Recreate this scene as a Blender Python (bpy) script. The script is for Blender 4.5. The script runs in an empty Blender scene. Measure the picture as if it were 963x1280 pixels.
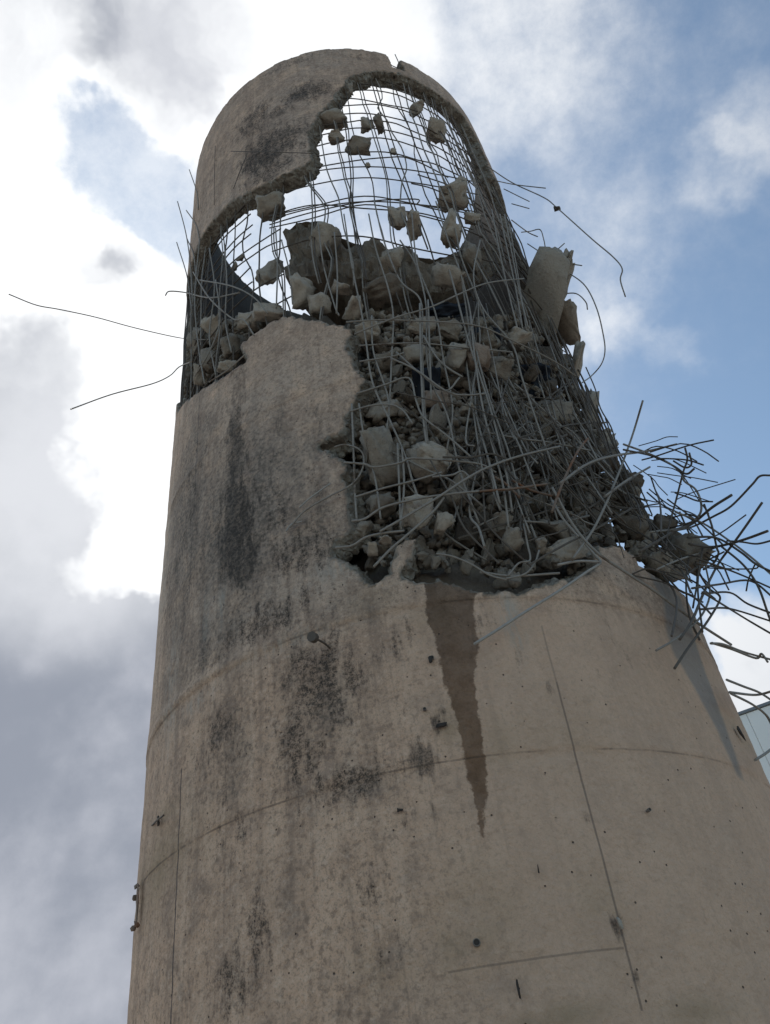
import bpy, bmesh, math, random
import numpy as np
from mathutils import Matrix, Vector, noise as mnoise

# ------------------------------------------------------------------ camera, world, sun, exposure
SC = bpy.context.scene
COL = SC.collection
RX, RY, FPX = 963.0, 1280.0, 962.0          # photograph size and focal length in its pixels
R = 2.0                                      # tower radius (m)
T = 0.17                                     # wall thickness
TOP = 11.745                                 # rim height
CAM = np.array([0.0, 0.0, 1.6])
AZ = math.radians(1.05)
AX = np.array([2.67 * R * math.sin(AZ), 2.67 * R * math.cos(AZ)])   # tower axis on the ground

_up = np.array([-178.0, 1116.0, -962.0]); _up /= np.linalg.norm(_up)
_f = np.array([0, 0, -1.0]); _fh = _f - _up * _f.dot(_up); _fh /= np.linalg.norm(_fh)
_rt = np.cross(_fh, _up)
M = np.array([_rt, _fh, _up])                # camera axes -> world

cd = bpy.data.cameras.new('camera'); cam = bpy.data.objects.new('camera', cd); COL.objects.link(cam)
cd.sensor_fit = 'VERTICAL'; cd.sensor_height = 36.0; cd.lens = FPX / RY * 36.0
cd.clip_start = 0.05; cd.clip_end = 3000
m4 = Matrix([list(M[i]) + [CAM[i]] for i in range(3)] + [[0, 0, 0, 1]])
cam.matrix_world = m4
SC.camera = cam

SC.view_settings.view_transform = 'Standard'; SC.view_settings.look = 'None'
SC.view_settings.exposure = 0.12; SC.view_settings.gamma = 1.0
SC.view_settings.use_curve_mapping = False
SC.cycles.max_bounces = 5; SC.cycles.diffuse_bounces = 3; SC.cycles.glossy_bounces = 2


def ray(x, y):
    d = np.array([x - RX / 2, -(y - RY / 2), -FPX]); d /= np.linalg.norm(d)
    return M @ d


SUN_DIR = ray(95, 600)                       # the veiled sun stands behind the clouds left of the tower
sun_el = math.asin(SUN_DIR[2]); sun_az = math.atan2(SUN_DIR[0], SUN_DIR[1])
sd = bpy.data.lights.new('sun', 'SUN'); sd.energy = 0.7; sd.angle = math.radians(18); sd.color = (1.0, 0.95, 0.88)
so = bpy.data.objects.new('sun', sd); COL.objects.link(so)
so.rotation_euler = Vector(SUN_DIR).to_track_quat('Z', 'Y').to_euler()
so.location = (-10, 20, 30)


class NT:
    """small helper to write node graphs"""
    def __init__(s, tree):
        s.t = tree; s.n = tree.nodes; s.l = tree.links

    def put(s, sock, v):
        if isinstance(v, bpy.types.NodeSocket): s.l.new(v, sock)
        elif v is not None: sock.default_value = v

    def m(s, op, a, b=None, c=None, clamp=False):
        n = s.n.new('ShaderNodeMath'); n.operation = op; n.use_clamp = clamp
        s.put(n.inputs[0], a); s.put(n.inputs[1], b); s.put(n.inputs[2], c)
        return n.outputs[0]

    def v(s, op, a, b=None):
        n = s.n.new('ShaderNodeVectorMath'); n.operation = op
        s.put(n.inputs[0], a)
        if op == 'SCALE': s.put(n.inputs['Scale'], b)
        else: s.put(n.inputs[1], b)
        return n.outputs['Value'] if op in ('DOT_PRODUCT', 'LENGTH') else n.outputs['Vector']

    def ss(s, x, a, b, lo=0.0, hi=1.0):
        n = s.n.new('ShaderNodeMapRange'); n.interpolation_type = 'SMOOTHSTEP'
        for i, q in enumerate((x, a, b, lo, hi)): s.put(n.inputs[i], q)
        return n.outputs[0]

    def noise(s, vec, scale, detail=4, rough=0.55, dist=0.0, col=False):
        n = s.n.new('ShaderNodeTexNoise'); s.put(n.inputs['Vector'], vec)
        n.inputs['Scale'].default_value = scale; n.inputs['Detail'].default_value = detail
        n.inputs['Roughness'].default_value = rough; n.inputs['Distortion'].default_value = dist
        return n.outputs['Color'] if col else n.outputs['Fac']

    def vor(s, vec, scale, feature='F1', out='Distance', rnd=1.0):
        n = s.n.new('ShaderNodeTexVoronoi'); n.feature = feature; s.put(n.inputs['Vector'], vec)
        n.inputs['Scale'].default_value = scale; n.inputs['Randomness'].default_value = rnd
        return n.outputs[out]

    def mix(s, f, a, b, mode='MIX'):
        n = s.n.new('ShaderNodeMix'); n.data_type = 'RGBA'; n.blend_type = mode; n.clamp_factor = True
        def c(q): return tuple(q) + (1.0,) if isinstance(q, (tuple, list)) and len(q) == 3 else q
        s.put(n.inputs[0], f); s.put(n.inputs[6], c(a)); s.put(n.inputs[7], c(b))
        return n.outputs[2]

    def attr(s, name):
        n = s.n.new('ShaderNodeAttribute'); n.attribute_name = name
        return n.outputs['Fac']

    def mapping(s, vec, scale=(1, 1, 1), loc=(0, 0, 0)):
        n = s.n.new('ShaderNodeMapping'); s.put(n.inputs[0], vec)
        n.inputs['Scale'].default_value = scale; n.inputs['Location'].default_value = loc
        return n.outputs[0]


def build_world():
    w = bpy.data.worlds.new('World'); SC.world = w; w.use_nodes = True
    g = NT(w.node_tree); g.n.clear()
    out = g.n.new('ShaderNodeOutputWorld'); bg = g.n.new('ShaderNodeBackground')
    g.l.new(bg.outputs[0], out.inputs[0])
    sky = g.n.new('ShaderNodeTexSky'); sky.sky_type = 'NISHITA'; sky.sun_disc = False
    sky.sun_elevation = sun_el; sky.sun_rotation = sun_az; sky.air_density = 1.0; sky.dust_density = 0.6; sky.ozone_density = 2.0
    tc = g.n.new('ShaderNodeTexCoord'); d = tc.outputs['Generated']
    STR = 0.135
    # warped direction so that every cloud has a ragged outline
    n1 = g.noise(d, 5.0, 5, 0.62, col=True); n1 = g.v('SUBTRACT', n1, (0.5, 0.5, 0.5)); n1 = g.v('SCALE', n1, 0.20)
    dw = g.v('NORMALIZE', g.v('ADD', d, n1))
    flat = g.noise(d, 2.6, 4, 0.6); fine = g.noise(d, 9.0, 7, 0.68)

    def lobes(items):
        acc = None
        for (x, y, a, wt) in items:
            L = tuple(float(q) for q in ray(x, y))
            k = g.ss(g.v('DOT_PRODUCT', dw, L), math.cos(math.radians(a)), math.cos(math.radians(a * 0.25)), 0.0, wt)
            acc = k if acc is None else g.m('ADD', acc, k)
        return acc
    white = lobes([(110, 90, 10, .62), (100, 420, 12, .95), (10, 330, 12, .8), (130, 640, 11, 1.1), (95, 745, 6, .9), (300, 360, 12, .28),
                   (330, 10, 12, .48), (0, 10, 10, .40), (590, 40, 11, .34), (-150, 500, 22, 1.0), (-100, 100, 20, .7), (250, -250, 22, .5),
                   (905, 205, 4.0, .24), (945, 150, 3.5, .22), (800, 300, 6, .10), (750, 350, 6, .16), (730, 400, 4, .14), (700, 90, 8, .12), (830, 60, 14, .16),
                   (945, 765, 3.6, .40), (900, 835, 4.5, .5), (985, 850, 5, .5), (1150, 900, 12, .5), (850, 455, 3, .16), (780, 420, 3, .18)])
    grey = lobes([(110, 890, 9.5, 1.5), (40, 960, 12, 1.3), (30, 470, 6, 1.0), (20, 600, 6.5, 1.05), (110, 1160, 14, 1.1), (108, 364, 3.0, .40), (135, 352, 2.8, .25), (160, 336, 2.8, .36),
                  (0, 700, 6, .5), (195, 815, 5, 1.0), (20, 820, 7, 1.0), (60, 1060, 9, .9), (-120, 800, 16, .9), (-200, 1100, 22, .8), (230, 40, 8, .22), (420, 20, 8, .18), (30, 10, 8, .55), (190, 20, 7, .35), (200, 110, 5, .15), (950, 880, 4, .35), (940, 800, 2.5, .3), (560, 120, 8, .12)])
    gaps = lobes([(120, 200, 7, .95), (190, 240, 6, .9), (75, 190, 4, .6), (215, 300, 4, .6), (110, 322, 2.5, .3), (30, 560, 2, .2), (250, 60, 4, .2)])
    dens = g.m('SUBTRACT', g.m('ADD', white, grey), gaps)
    dens = g.m('ADD', dens, g.m('MULTIPLY', g.m('SUBTRACT', fine, 0.5), g.m('ADD', 0.62, g.m('MULTIPLY', g.m('MINIMUM', white, 1.0), .9))))
    dens = g.m('ADD', dens, g.m('MULTIPLY', g.m('SUBTRACT', flat, 0.50), 0.55))
    dens = g.ss(dens, -0.06, 0.92, 0.07, 1.0)
    veil = g.m('MULTIPLY', g.ss(g.v('DOT_PRODUCT', d, tuple(float(q) for q in SUN_DIR)), 0.72, 0.98), g.ss(fine, .3, .7, .2, .6))
    dens = g.m('ADD', dens, g.m('MULTIPLY', veil, g.m('SUBTRACT', 1.0, dens)))
    # cloud brightness: thin and sunward parts are white, thick bases grey
    shade = g.noise(dw, 7.0, 4, 0.6)
    gg = g.m('ADD', grey, g.m('MULTIPLY', g.m('SUBTRACT', shade, 0.5), 0.9))
    gg = g.m('SUBTRACT', gg, g.m('MULTIPLY', g.m('MINIMUM', white, 1.0), 0.28))
    gg = g.ss(gg, -0.05, 0.85)
    toward = g.ss(g.v('DOT_PRODUCT', d, tuple(float(q) for q in SUN_DIR)), 0.45, 0.97)
    bright = g.mix(toward, (4.7, 4.9, 5.2), (7.6, 7.7, 7.8))
    dark = g.mix(g.ss(g.m('ADD', g.m('MULTIPLY', fine, .25), g.m('MULTIPLY', g.noise(d, 3.6, 4, .6), .75)), .38, .62), (2.15, 2.35, 2.8), (3.6, 3.75, 4.2))
    dark = g.mix(g.m('MULTIPLY', g.ss(g.v('DOT_PRODUCT', d, tuple(float(q) for q in SUN_DIR)), 0.968, 0.997), .42), dark, bright)
    cloud = g.mix(gg, bright, dark)
    blue = g.mix(1.0, sky.outputs[0], (0.98, 1.08, 1.02), 'MULTIPLY')
    col = g.mix(dens, blue, cloud)
    g.l.new(col, bg.inputs[0]); bg.inputs[1].default_value = STR
    w.cycles.sampling_method = 'MANUAL'; w.cycles.sample_map_resolution = 512


build_world()

# ------------------------------------------------------------------ geometry helpers
rng = np.random.default_rng(7); rnd = random.Random(11)


def at(x, y, r=R):
    """point on the cylinder of radius r round the tower axis that a sight line meets (or comes nearest to)"""
    d = ray(x, y); h = d[:2]; hh = h.dot(h); b = AX.dot(h) / hh; c = (AX.dot(AX) - r * r) / hh
    q = b * b - c
    t = b - math.sqrt(q) if q > 0 else b
    return CAM + d * t


def thz(x, y, r=R):
    p = at(x, y, r); q = p[:2] - AX
    return math.atan2(q[0], -q[1]), p[2]


def cyl(th, z, r):
    return np.array([AX[0] + r * math.sin(th), AX[1] - r * math.cos(th), z])


def uv(x, y):
    th, z = thz(x, y); return th * R, z


def hash2(i, j, s):
    h = (i.astype(np.int64) * 374761393 + j.astype(np.int64) * 668265263 + s * 2147483647) & 0xffffffff
    h = ((h ^ (h >> 13)) * 1274126177) & 0xffffffff
    return ((h ^ (h >> 16)) & 0xffff) / 65535.0


def vnoise(x, y, s=0):
    x = np.asarray(x, float); y = np.asarray(y, float)
    i = np.floor(x); j = np.floor(y); fx = x - i; fy = y - j
    fx = fx * fx * (3 - 2 * fx); fy = fy * fy * (3 - 2 * fy)
    i = i.astype(np.int64); j = j.astype(np.int64)
    a = hash2(i, j, s); b = hash2(i + 1, j, s); c = hash2(i, j + 1, s); d = hash2(i + 1, j + 1, s)
    return (a + (b - a) * fx) * (1 - fy) + (c + (d - c) * fx) * fy


def fbm(x, y, s=0, oct=4):
    v = 0; a = 0.5; t = 0
    for o in range(oct):
        v = v + a * vnoise(np.asarray(x) * 2 ** o, np.asarray(y) * 2 ** o, s + o * 17); t += a; a *= 0.55
    return v / t - 0.5                        # about -0.5 .. 0.5


def sdf(px, py, poly):
    """signed distance, positive inside the polygon"""
    poly = np.asarray(poly, float); d = np.full(px.shape, 1e9); ins = np.zeros(px.shape, bool)
    n = len(poly)
    for i in range(n):
        ax, ay = poly[i]; bx, by = poly[(i + 1) % n]
        ex, ey = bx - ax, by - ay; L = ex * ex + ey * ey + 1e-12
        t = np.clip(((px - ax) * ex + (py - ay) * ey) / L, 0, 1)
        d = np.minimum(d, np.hypot(px - ax - t * ex, py - ay - t * ey))
        c = ((ay > py) != (by > py)) & (px < (bx - ax) * (py - ay) / (by - ay + 1e-12) + ax)
        ins ^= c
    return np.where(ins, d, -d)


def new_mesh(name, V, F):
    me = bpy.data.meshes.new(name); V = np.asarray(V, np.float32)
    if isinstance(F, np.ndarray):
        k = F.shape[1]; me.vertices.add(len(V)); me.vertices.foreach_set('co', V.ravel())
        me.loops.add(F.size); me.loops.foreach_set('vertex_index', F.astype(np.int32).ravel())
        me.polygons.add(len(F)); me.polygons.foreach_set('loop_start', np.arange(0, F.size, k, dtype=np.int32))
        me.polygons.foreach_set('loop_total', np.full(len(F), k, np.int32))
        me.update(calc_edges=True)
    else:
        me.from_pydata([tuple(map(float, v)) for v in V], [], F); me.update()
    return me


def obj(name, me, mat=None, parent=None, loc=None):
    o = bpy.data.objects.new(name, me); COL.objects.link(o)
    if mat and me and not me.materials: me.materials.append(mat)
    if loc is not None: o.location = loc
    if parent: o.parent = parent
    return o


def tag(o, label, cat, group=None):
    o['label'] = label; o['category'] = cat
    if group: o['group'] = group
    return o


def structure(o): o['kind'] = 'structure'; return o


def smooth(me, flag=True): me.polygons.foreach_set('use_smooth', [flag] * len(me.polygons))


# ------------------------------------------------------------------ materials
def new_mat(name):
    m = bpy.data.materials.new(name); m.use_nodes = True
    g = NT(m.node_tree); b = g.n.get('Principled BSDF')
    return m, g, b


def bump(g, b, h, strength, dist):
    n = g.n.new('ShaderNodeBump'); n.inputs['Strength'].default_value = strength; n.inputs['Distance'].default_value = dist
    g.l.new(h, n.inputs['Height']); g.l.new(n.outputs[0], b.inputs['Normal'])


LIFTS = [2.15, 2.955, 3.79, 4.62, 5.66]       # heights of the casting joints


def mat_concrete():
    m, g, b = new_mat('weathered_concrete')
    u = g.n.new('ShaderNodeUVMap').outputs[0]
    sp = g.n.new('ShaderNodeSeparateXYZ'); g.l.new(u, sp.inputs[0]); U, V = sp.outputs[0], sp.outputs[1]
    tc = g.n.new('ShaderNodeTexCoord'); P = tc.outputs['Object']
    big = g.noise(P, 0.9, 5, 0.6); mid = g.noise(P, 4.5, 6, 0.62); fin = g.noise(P, 38, 4, 0.65)
    streak = g.noise(g.mapping(u, (9.0, 0.45, 1)), 1.0, 5, 0.6)
    hair = g.noise(g.mapping(u, (45.0, 1.2, 1)), 1.0, 4, 0.6)
    up = g.ss(g.m('ADD', V, g.m('MULTIPLY', g.m('SUBTRACT', mid, 0.5), 0.8)), 3.5, 4.1)
    base = g.mix(up, (0.46, 0.335, 0.235), (0.372, 0.315, 0.252))
    base = g.mix(g.ss(V, 7.5, 9.5), base, (0.335, 0.28, 0.225))
    base = g.mix(g.ss(big, 0.36, 0.66, 0, .8), base, (0.345, 0.26, 0.19))
    m2 = g.noise(P, 13, 5, 0.68)
    base = g.mix(g.ss(mid, 0.48, 0.70, 0, .8), base, (0.51, 0.385, 0.275))
    base = g.mix(g.ss(mid, 0.5, 0.29, 0, .8), base, (0.25, 0.197, 0.152))
    base = g.mix(g.ss(m2, 0.50, 0.70, 0, .7), base, (0.215, 0.163, 0.122))
    base = g.mix(g.ss(m2, 0.46, 0.30, 0, .5), base, (0.50, 0.40, 0.30))
    base = g.mix(g.ss(streak, 0.48, 0.75, 0, .7), base, (0.215, 0.163, 0.122))
    base = g.mix(g.ss(streak, 0.5, 0.27, 0, .5), base, (0.52, 0.41, 0.305))
    base = g.mix(g.ss(hair, 0.52, 0.75, 0, .5), base, (0.24, 0.182, 0.135))
    base = g.mix(g.ss(fin, 0.52, 0.66, 0, .6), base, (0.16, 0.12, 0.09))
    base = g.mix(g.ss(fin, 0.46, 0.30, 0, .42), base, (0.58, 0.465, 0.355))
    gr = g.noise(P, 120, 2, 0.7)
    base = g.mix(g.ss(gr, 0.50, 0.68, 0, .40), base, (0.15, 0.115, 0.088))
    clean = g.m('MULTIPLY', g.ss(U, -0.5, 0.4), g.ss(V, 3.95, 3.6))
    base = g.mix(g.m('MULTIPLY', clean, .68), base, (0.43, 0.325, 0.238))
    base = g.mix(1.0, base, (1.53, 1.335, 1.26), 'MULTIPLY')
    # tan mineral blotches
    tan = g.m('MULTIPLY', g.attr('tan'), g.ss(mid, 0.3, 0.6))
    base = g.mix(g.m('MULTIPLY', tan, .7), base, (0.34, 0.235, 0.14))
    # crown and freshly exposed layer
    pale = g.m('MULTIPLY', g.attr('pale'), g.ss(g.noise(g.mapping(u, (30, 6, 1)), 1.0, 5, .65), 0.38, 0.62))
    base = g.mix(pale, base, (0.46, 0.405, 0.34))
    # grey slurry wash
    gs = g.m('ADD', g.attr('slurry'), g.m('MULTIPLY', g.m('SUBTRACT', mid, 0.5), 0.05))
    base = g.mix(g.ss(gs, -0.03, 0.02, 0, .7), base, g.mix(streak, (0.19, 0.178, 0.168), (0.30, 0.28, 0.26)))
    # mould: soft fields broken up by fine noise
    mf = g.attr('mould')
    gd = g.noise(g.mapping(u, (6.0, 2.2, 1)), 1.0, 6, 0.7)
    gm = g.ss(g.m('ADD', g.attr('grime'), g.m('MULTIPLY', g.m('SUBTRACT', gd, 0.5), 1.5)), 0.15, 0.95)
    gm = g.m('MULTIPLY', gm, g.ss(g.attr('grime'), .02, .3))
    base = g.mix(g.m('MULTIPLY', gm, g.m('ADD', .5, g.m('MULTIPLY', g.ss(fin, .4, .62), .3))), base, (0.120, 0.098, 0.080))
    drip = g.noise(g.mapping(u, (17.0, 5.0, 1)), 1.0, 6, 0.72)
    br = g.m('ADD', g.m('MULTIPLY', fin, 0.5), g.m('MULTIPLY', gr, 0.5))
    spk = g.ss(br, 0.42, 0.60)
    shp = g.ss(g.m('ADD', mf, g.m('MULTIPLY', g.m('SUBTRACT', drip, 0.5), 2.6)), 0.30, 0.85)
    mm = g.m('MULTIPLY', g.m('MULTIPLY', shp, g.ss(mf, 0.02, 0.25)), g.m('ADD', 0.35, g.m('MULTIPLY', spk, 0.65)))
    base = g.mix(g.m('MULTIPLY', mm, .92), base, (0.055, 0.041, 0.032))
    bl = g.attr('soot')
    bm_ = g.ss(g.m('ADD', bl, g.m('MULTIPLY', g.m('SUBTRACT', drip, 0.5), 2.0)), 0.22, 0.75)
    bm_ = g.m('MULTIPLY', bm_, g.m('ADD', 0.65, g.m('MULTIPLY', spk, 0.35)))
    base = g.mix(g.m('MULTIPLY', g.m('MULTIPLY', bm_, g.ss(bl, .02, .25)), .82), base, (0.042, 0.034, 0.028))
    # casting joints: thin dark irregular lines, and hairline vertical joints
    wob = g.m('MULTIPLY', g.m('SUBTRACT', g.noise(u, 3.0, 6, 0.6), 0.5), 0.045)
    ln = None
    for k, z in enumerate(LIFTS):
        dd = g.m('ABSOLUTE', g.m('ADD', g.m('SUBTRACT', V, z), wob if k > 2 else g.m('MULTIPLY', wob, .18)))
        wd = 0.006 if k < 3 else 0.012
        q = g.ss(dd, wd, wd * 0.3, 0, (.4, .55, .4, .12, .18)[k])
        if k == 0: first = q
        else: ln = q if ln is None else g.m('MAXIMUM', ln, q)
    U0, U1 = uv(560, 1215)[0], uv(781, 1178)[0]
    l3 = g.m('MULTIPLY', g.m('GREATER_THAN', U, U0), g.m('LESS_THAN', U, U1))
    brk = g.ss(g.noise(u, 2.2, 5, 0.7), 0.42, 0.60)
    ln = g.m('MULTIPLY', ln, brk)
    ln = g.m('MAXIMUM', ln, g.m('MULTIPLY', first, l3))
    for (ua, va, ub, vb, v0, v1, a) in VSEAMS:
        # joint runs from (ua,va) to (ub,vb)
        t = g.m('DIVIDE', g.m('SUBTRACT', V, va), vb - va)
        lu = g.m('ADD', g.m('MULTIPLY', t, ub - ua), ua)
        dd = g.m('ABSOLUTE', g.m('ADD', g.m('SUBTRACT', U, lu), g.m('MULTIPLY', wob, .16)))
        q = g.m('MULTIPLY', g.ss(dd, 0.0075, 0.002, 0, a), g.m('MULTIPLY', g.m('GREATER_THAN', V, v0), g.m('LESS_THAN', V, v1)))
        ln = g.m('MAXIMUM', ln, q)
    base = g.mix(ln, base, (0.07, 0.06, 0.055))
    # wet run below the opening
    wv = g.m('ADD', g.attr('wet'), g.m('MULTIPLY', g.m('SUBTRACT', g.noise(u, 13, 6, .75), 0.5), 0.08))
    wet = g.ss(wv, -0.006, 0.007)
    soak = g.m('MULTIPLY', wet, g.ss(g.m('ADD', m2, g.m('MULTIPLY', streak, .6)), 0.45, 1.05, 1.0, .72))
    wcol = g.mix(1.0, base, g.mix(g.ss(V, 3.0, 3.9), (0.275, 0.222, 0.17), (0.215, 0.19, 0.165)), 'MULTIPLY')
    base = g.mix(soak, base, wcol)
    # blow holes
    vd = g.vor(P, 26.0); vr = g.vor(P, 26.0, out='Color')
    sr = g.n.new('ShaderNodeSeparateXYZ'); g.l.new(vr, sr.inputs[0])
    hole = g.m('MULTIPLY', g.ss(vd, 0.14, 0.07), g.m('GREATER_THAN', sr.outputs[0], 0.80))
    base = g.mix(g.m('MULTIPLY', hole, .85), base, (0.05, 0.042, 0.036))
    # fractured faces
    fr = g.attr('frac')
    agg = g.vor(P, 34.0, out='Color'); sa = g.n.new('ShaderNodeSeparateXYZ'); g.l.new(agg, sa.inputs[0])
    fcol = g.mix(sa.outputs[0], (0.20, 0.165, 0.13), (0.36, 0.315, 0.26)); fcol = g.mix(g.ss(mid, .4, .7), fcol, (0.17, 0.135, 0.10))
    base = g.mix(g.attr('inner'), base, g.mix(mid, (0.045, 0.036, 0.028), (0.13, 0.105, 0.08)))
    base = g.mix(fr, base, fcol)
    g.l.new(base, b.inputs['Base Color'])
    rough = g.m('SUBTRACT', 0.92, g.m('MULTIPLY', wet, 0.1)); g.l.new(rough, b.inputs['Roughness'])
    b.inputs['Specular IOR Level'].default_value = 0.3
    hf = g.noise(P, 42, 3, .7); hm = g.noise(P, 6, 3, .65)
    h = g.m('ADD', g.m('MULTIPLY', hf, 0.5), g.m('MULTIPLY', hm, 0.9))
    h = g.m('SUBTRACT', h, g.m('MULTIPLY', hole, 0.8))
    h = g.m('ADD', h, g.m('MULTIPLY', g.m('MULTIPLY', fr, sa.outputs[0]), 1.2))
    bump(g, b, h, 0.95, 0.020)
    return m


def mat_rubble(name, a, c, dirt, sc=30.0):
    m, g, b = new_mat(name)
    P = g.n.new('ShaderNodeTexCoord').outputs['Object']
    oi = g.n.new('ShaderNodeObjectInfo').outputs['Random']
    off = g.n.new('ShaderNodeCombineXYZ'); g.l.new(g.m('MULTIPLY', oi, 37.0), off.inputs[0])
    Q = g.v('ADD', P, off.outputs[0])
    agg = g.vor(Q, sc, out='Color'); sa = g.n.new('ShaderNodeSeparateXYZ'); g.l.new(agg, sa.inputs[0])
    n1 = g.noise(Q, 6, 6, .65); n2 = g.noise(Q, 45, 5, .65)
    col = g.mix(g.m('ADD', g.m('MULTIPLY', n1, .7), g.m('MULTIPLY', sa.outputs[0], .3)), a, c)
    col = g.mix(g.ss(n1, .5, .72, 0, .75), col, dirt)
    col = g.mix(g.ss(n2, .55, .75, 0, .5), col, (0.10, 0.085, 0.07))
    hv = g.n.new('ShaderNodeHueSaturation'); g.l.new(col, hv.inputs['Color'])
    g.l.new(g.m('ADD', 0.72, g.m('MULTIPLY', oi, 0.5)), hv.inputs['Value'])
    hv.inputs['Saturation'].default_value = 0.95
    g.l.new(hv.outputs[0], b.inputs['Base Color']); b.inputs['Roughness'].default_value = 0.95; b.inputs['Specular IOR Level'].default_value = .2
    h = g.m('ADD', g.m('MULTIPLY', n2, .6), g.m('ADD', g.m('MULTIPLY', sa.outputs[0], .35), n1))
    bump(g, b, h, 0.8, 0.02)
    return m


def mat_steel(name, a, c, rust, rustamt):
    m, g, b = new_mat(name)
    P = g.n.new('ShaderNodeTexCoord').outputs['Object']
    geo = g.n.new('ShaderNodeNewGeometry').outputs['Position']
    n1 = g.noise(geo, 5, 5, .65); n2 = g.noise(geo, 60, 4, .6)
    col = g.mix(n2, a, c)
    col = g.mix(g.ss(n1, 0.62 - rustamt, 0.72 - rustamt * .6, 0, .85), col, rust)
    g.l.new(col, b.inputs['Base Color']); b.inputs['Roughness'].default_value = 0.7; b.inputs['Metallic'].default_value = 0.0; b.inputs['Specular IOR Level'].default_value = .2
    bump(g, b, n2, 0.2, 0.002)
    return m


def mat_plain(name, c, rough=0.8, vary=0.25, scale=8, spec=.3):
    m, g, b = new_mat(name)
    P = g.n.new('ShaderNodeTexCoord').outputs['Object']
    n = g.noise(P, scale, 5, .6)
    col = g.mix(n, tuple(q * (1 - vary) for q in c), tuple(min(1, q * (1 + vary)) for q in c))
    g.l.new(col, b.inputs['Base Color']); b.inputs['Roughness'].default_value = rough; b.inputs['Specular IOR Level'].default_value = spec
    bump(g, b, n, 0.3, 0.01)
    return m


def seam(p0, p1, q0, q1, a):
    (ua, va), (ub, vb) = uv(*p0), uv(*p1)
    return (ua, va, ub, vb, uv(*q0)[1], uv(*q1)[1], a)


# vertical formwork joints on the wall
VSEAMS = [seam((208, 1280), (222, 1000), (206, 1330), (224, 960), .9),
          seam((800, 1240), (700, 860), (806, 1262), (690, 850), .55),
          seam((700, 860), (684, 800), (700, 862), (680, 780), .3),
          seam((250, 480), (243, 600), (236, 740), (250, 482), .45)]

MC = mat_concrete()
MR = mat_rubble('broken_concrete', (0.31, 0.245, 0.187), (0.54, 0.452, 0.362), (0.25, 0.188, 0.137))
MRD = mat_rubble('earthy_debris', (0.15, 0.115, 0.086), (0.29, 0.23, 0.178), (0.115, 0.083, 0.058), 22.0)
MRP = mat_rubble('pale_cast_face', (0.40, 0.335, 0.265), (0.50, 0.42, 0.34), (0.30, 0.235, 0.175), 60.0)
MRS = mat_rubble('dirty_slab_concrete', (0.18, 0.14, 0.105), (0.35, 0.285, 0.22), (0.13, 0.095, 0.066), 26.0)
MRR = mat_rubble('reddish_broken_concrete', (0.27, 0.19, 0.14), (0.40, 0.31, 0.25), (0.24, 0.15, 0.10))
MS = mat_steel('dusty_steel', (0.20, 0.168, 0.138), (0.40, 0.35, 0.30), (0.13, 0.085, 0.055), 0.04)
MSR = mat_steel('rusty_steel', (0.17, 0.12, 0.09), (0.28, 0.20, 0.15), (0.22, 0.085, 0.035), 0.18)
MSD = mat_steel('dark_steel', (0.085, 0.066, 0.052), (0.18, 0.148, 0.12), (0.09, 0.055, 0.035), 0.06)

# ------------------------------------------------------------------ ground
def build_ground():
    m, g, b = new_mat('dusty_ground')
    P = g.n.new('ShaderNodeTexCoord').outputs['Object']
    n1 = g.noise(P, .5, 6, .65); n2 = g.noise(P, 14, 6, .7)
    col = g.mix(n1, (0.36, 0.30, 0.245), (0.45, 0.395, 0.33)); col = g.mix(g.ss(n2, .5, .7, 0, .5), col, (0.27, 0.225, 0.18))
    g.l.new(col, b.inputs['Base Color']); b.inputs['Roughness'].default_value = .95
    bump(g, b, n2, .6, .05)
    n = 41; xs = np.sign(np.linspace(-1, 1, n)) * np.abs(np.linspace(-1, 1, n)) ** 2.5 * 600
    X, Y = np.meshgrid(xs, xs, indexing='ij')
    Z = np.where(np.hypot(X, Y - 5) > 8, fbm(X * .3, Y * .3, 5) * .25, 0.0)
    Vv = np.stack([X, Y, Z], -1).reshape(-1, 3)
    idx = np.arange(n * n).reshape(n, n)
    F = np.stack([idx[:-1, :-1], idx[1:, :-1], idx[1:, 1:], idx[:-1, 1:]], -1).reshape(-1, 4)
    structure(obj('ground', new_mesh('ground', Vv, F), m))


build_ground()

# ------------------------------------------------------------------ the tower wall
tower = bpy.data.objects.new('concrete_tower', None); COL.objects.link(tower)
tower.location = (AX[0], AX[1], 0)
tower['label'] = 'tall round concrete tower, broken open with bare reinforcing bars hanging out'; tower['category'] = 'tower'
TL = np.array([AX[0], AX[1], 0.0])

def U_(deg): return math.radians(deg) * R


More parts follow.
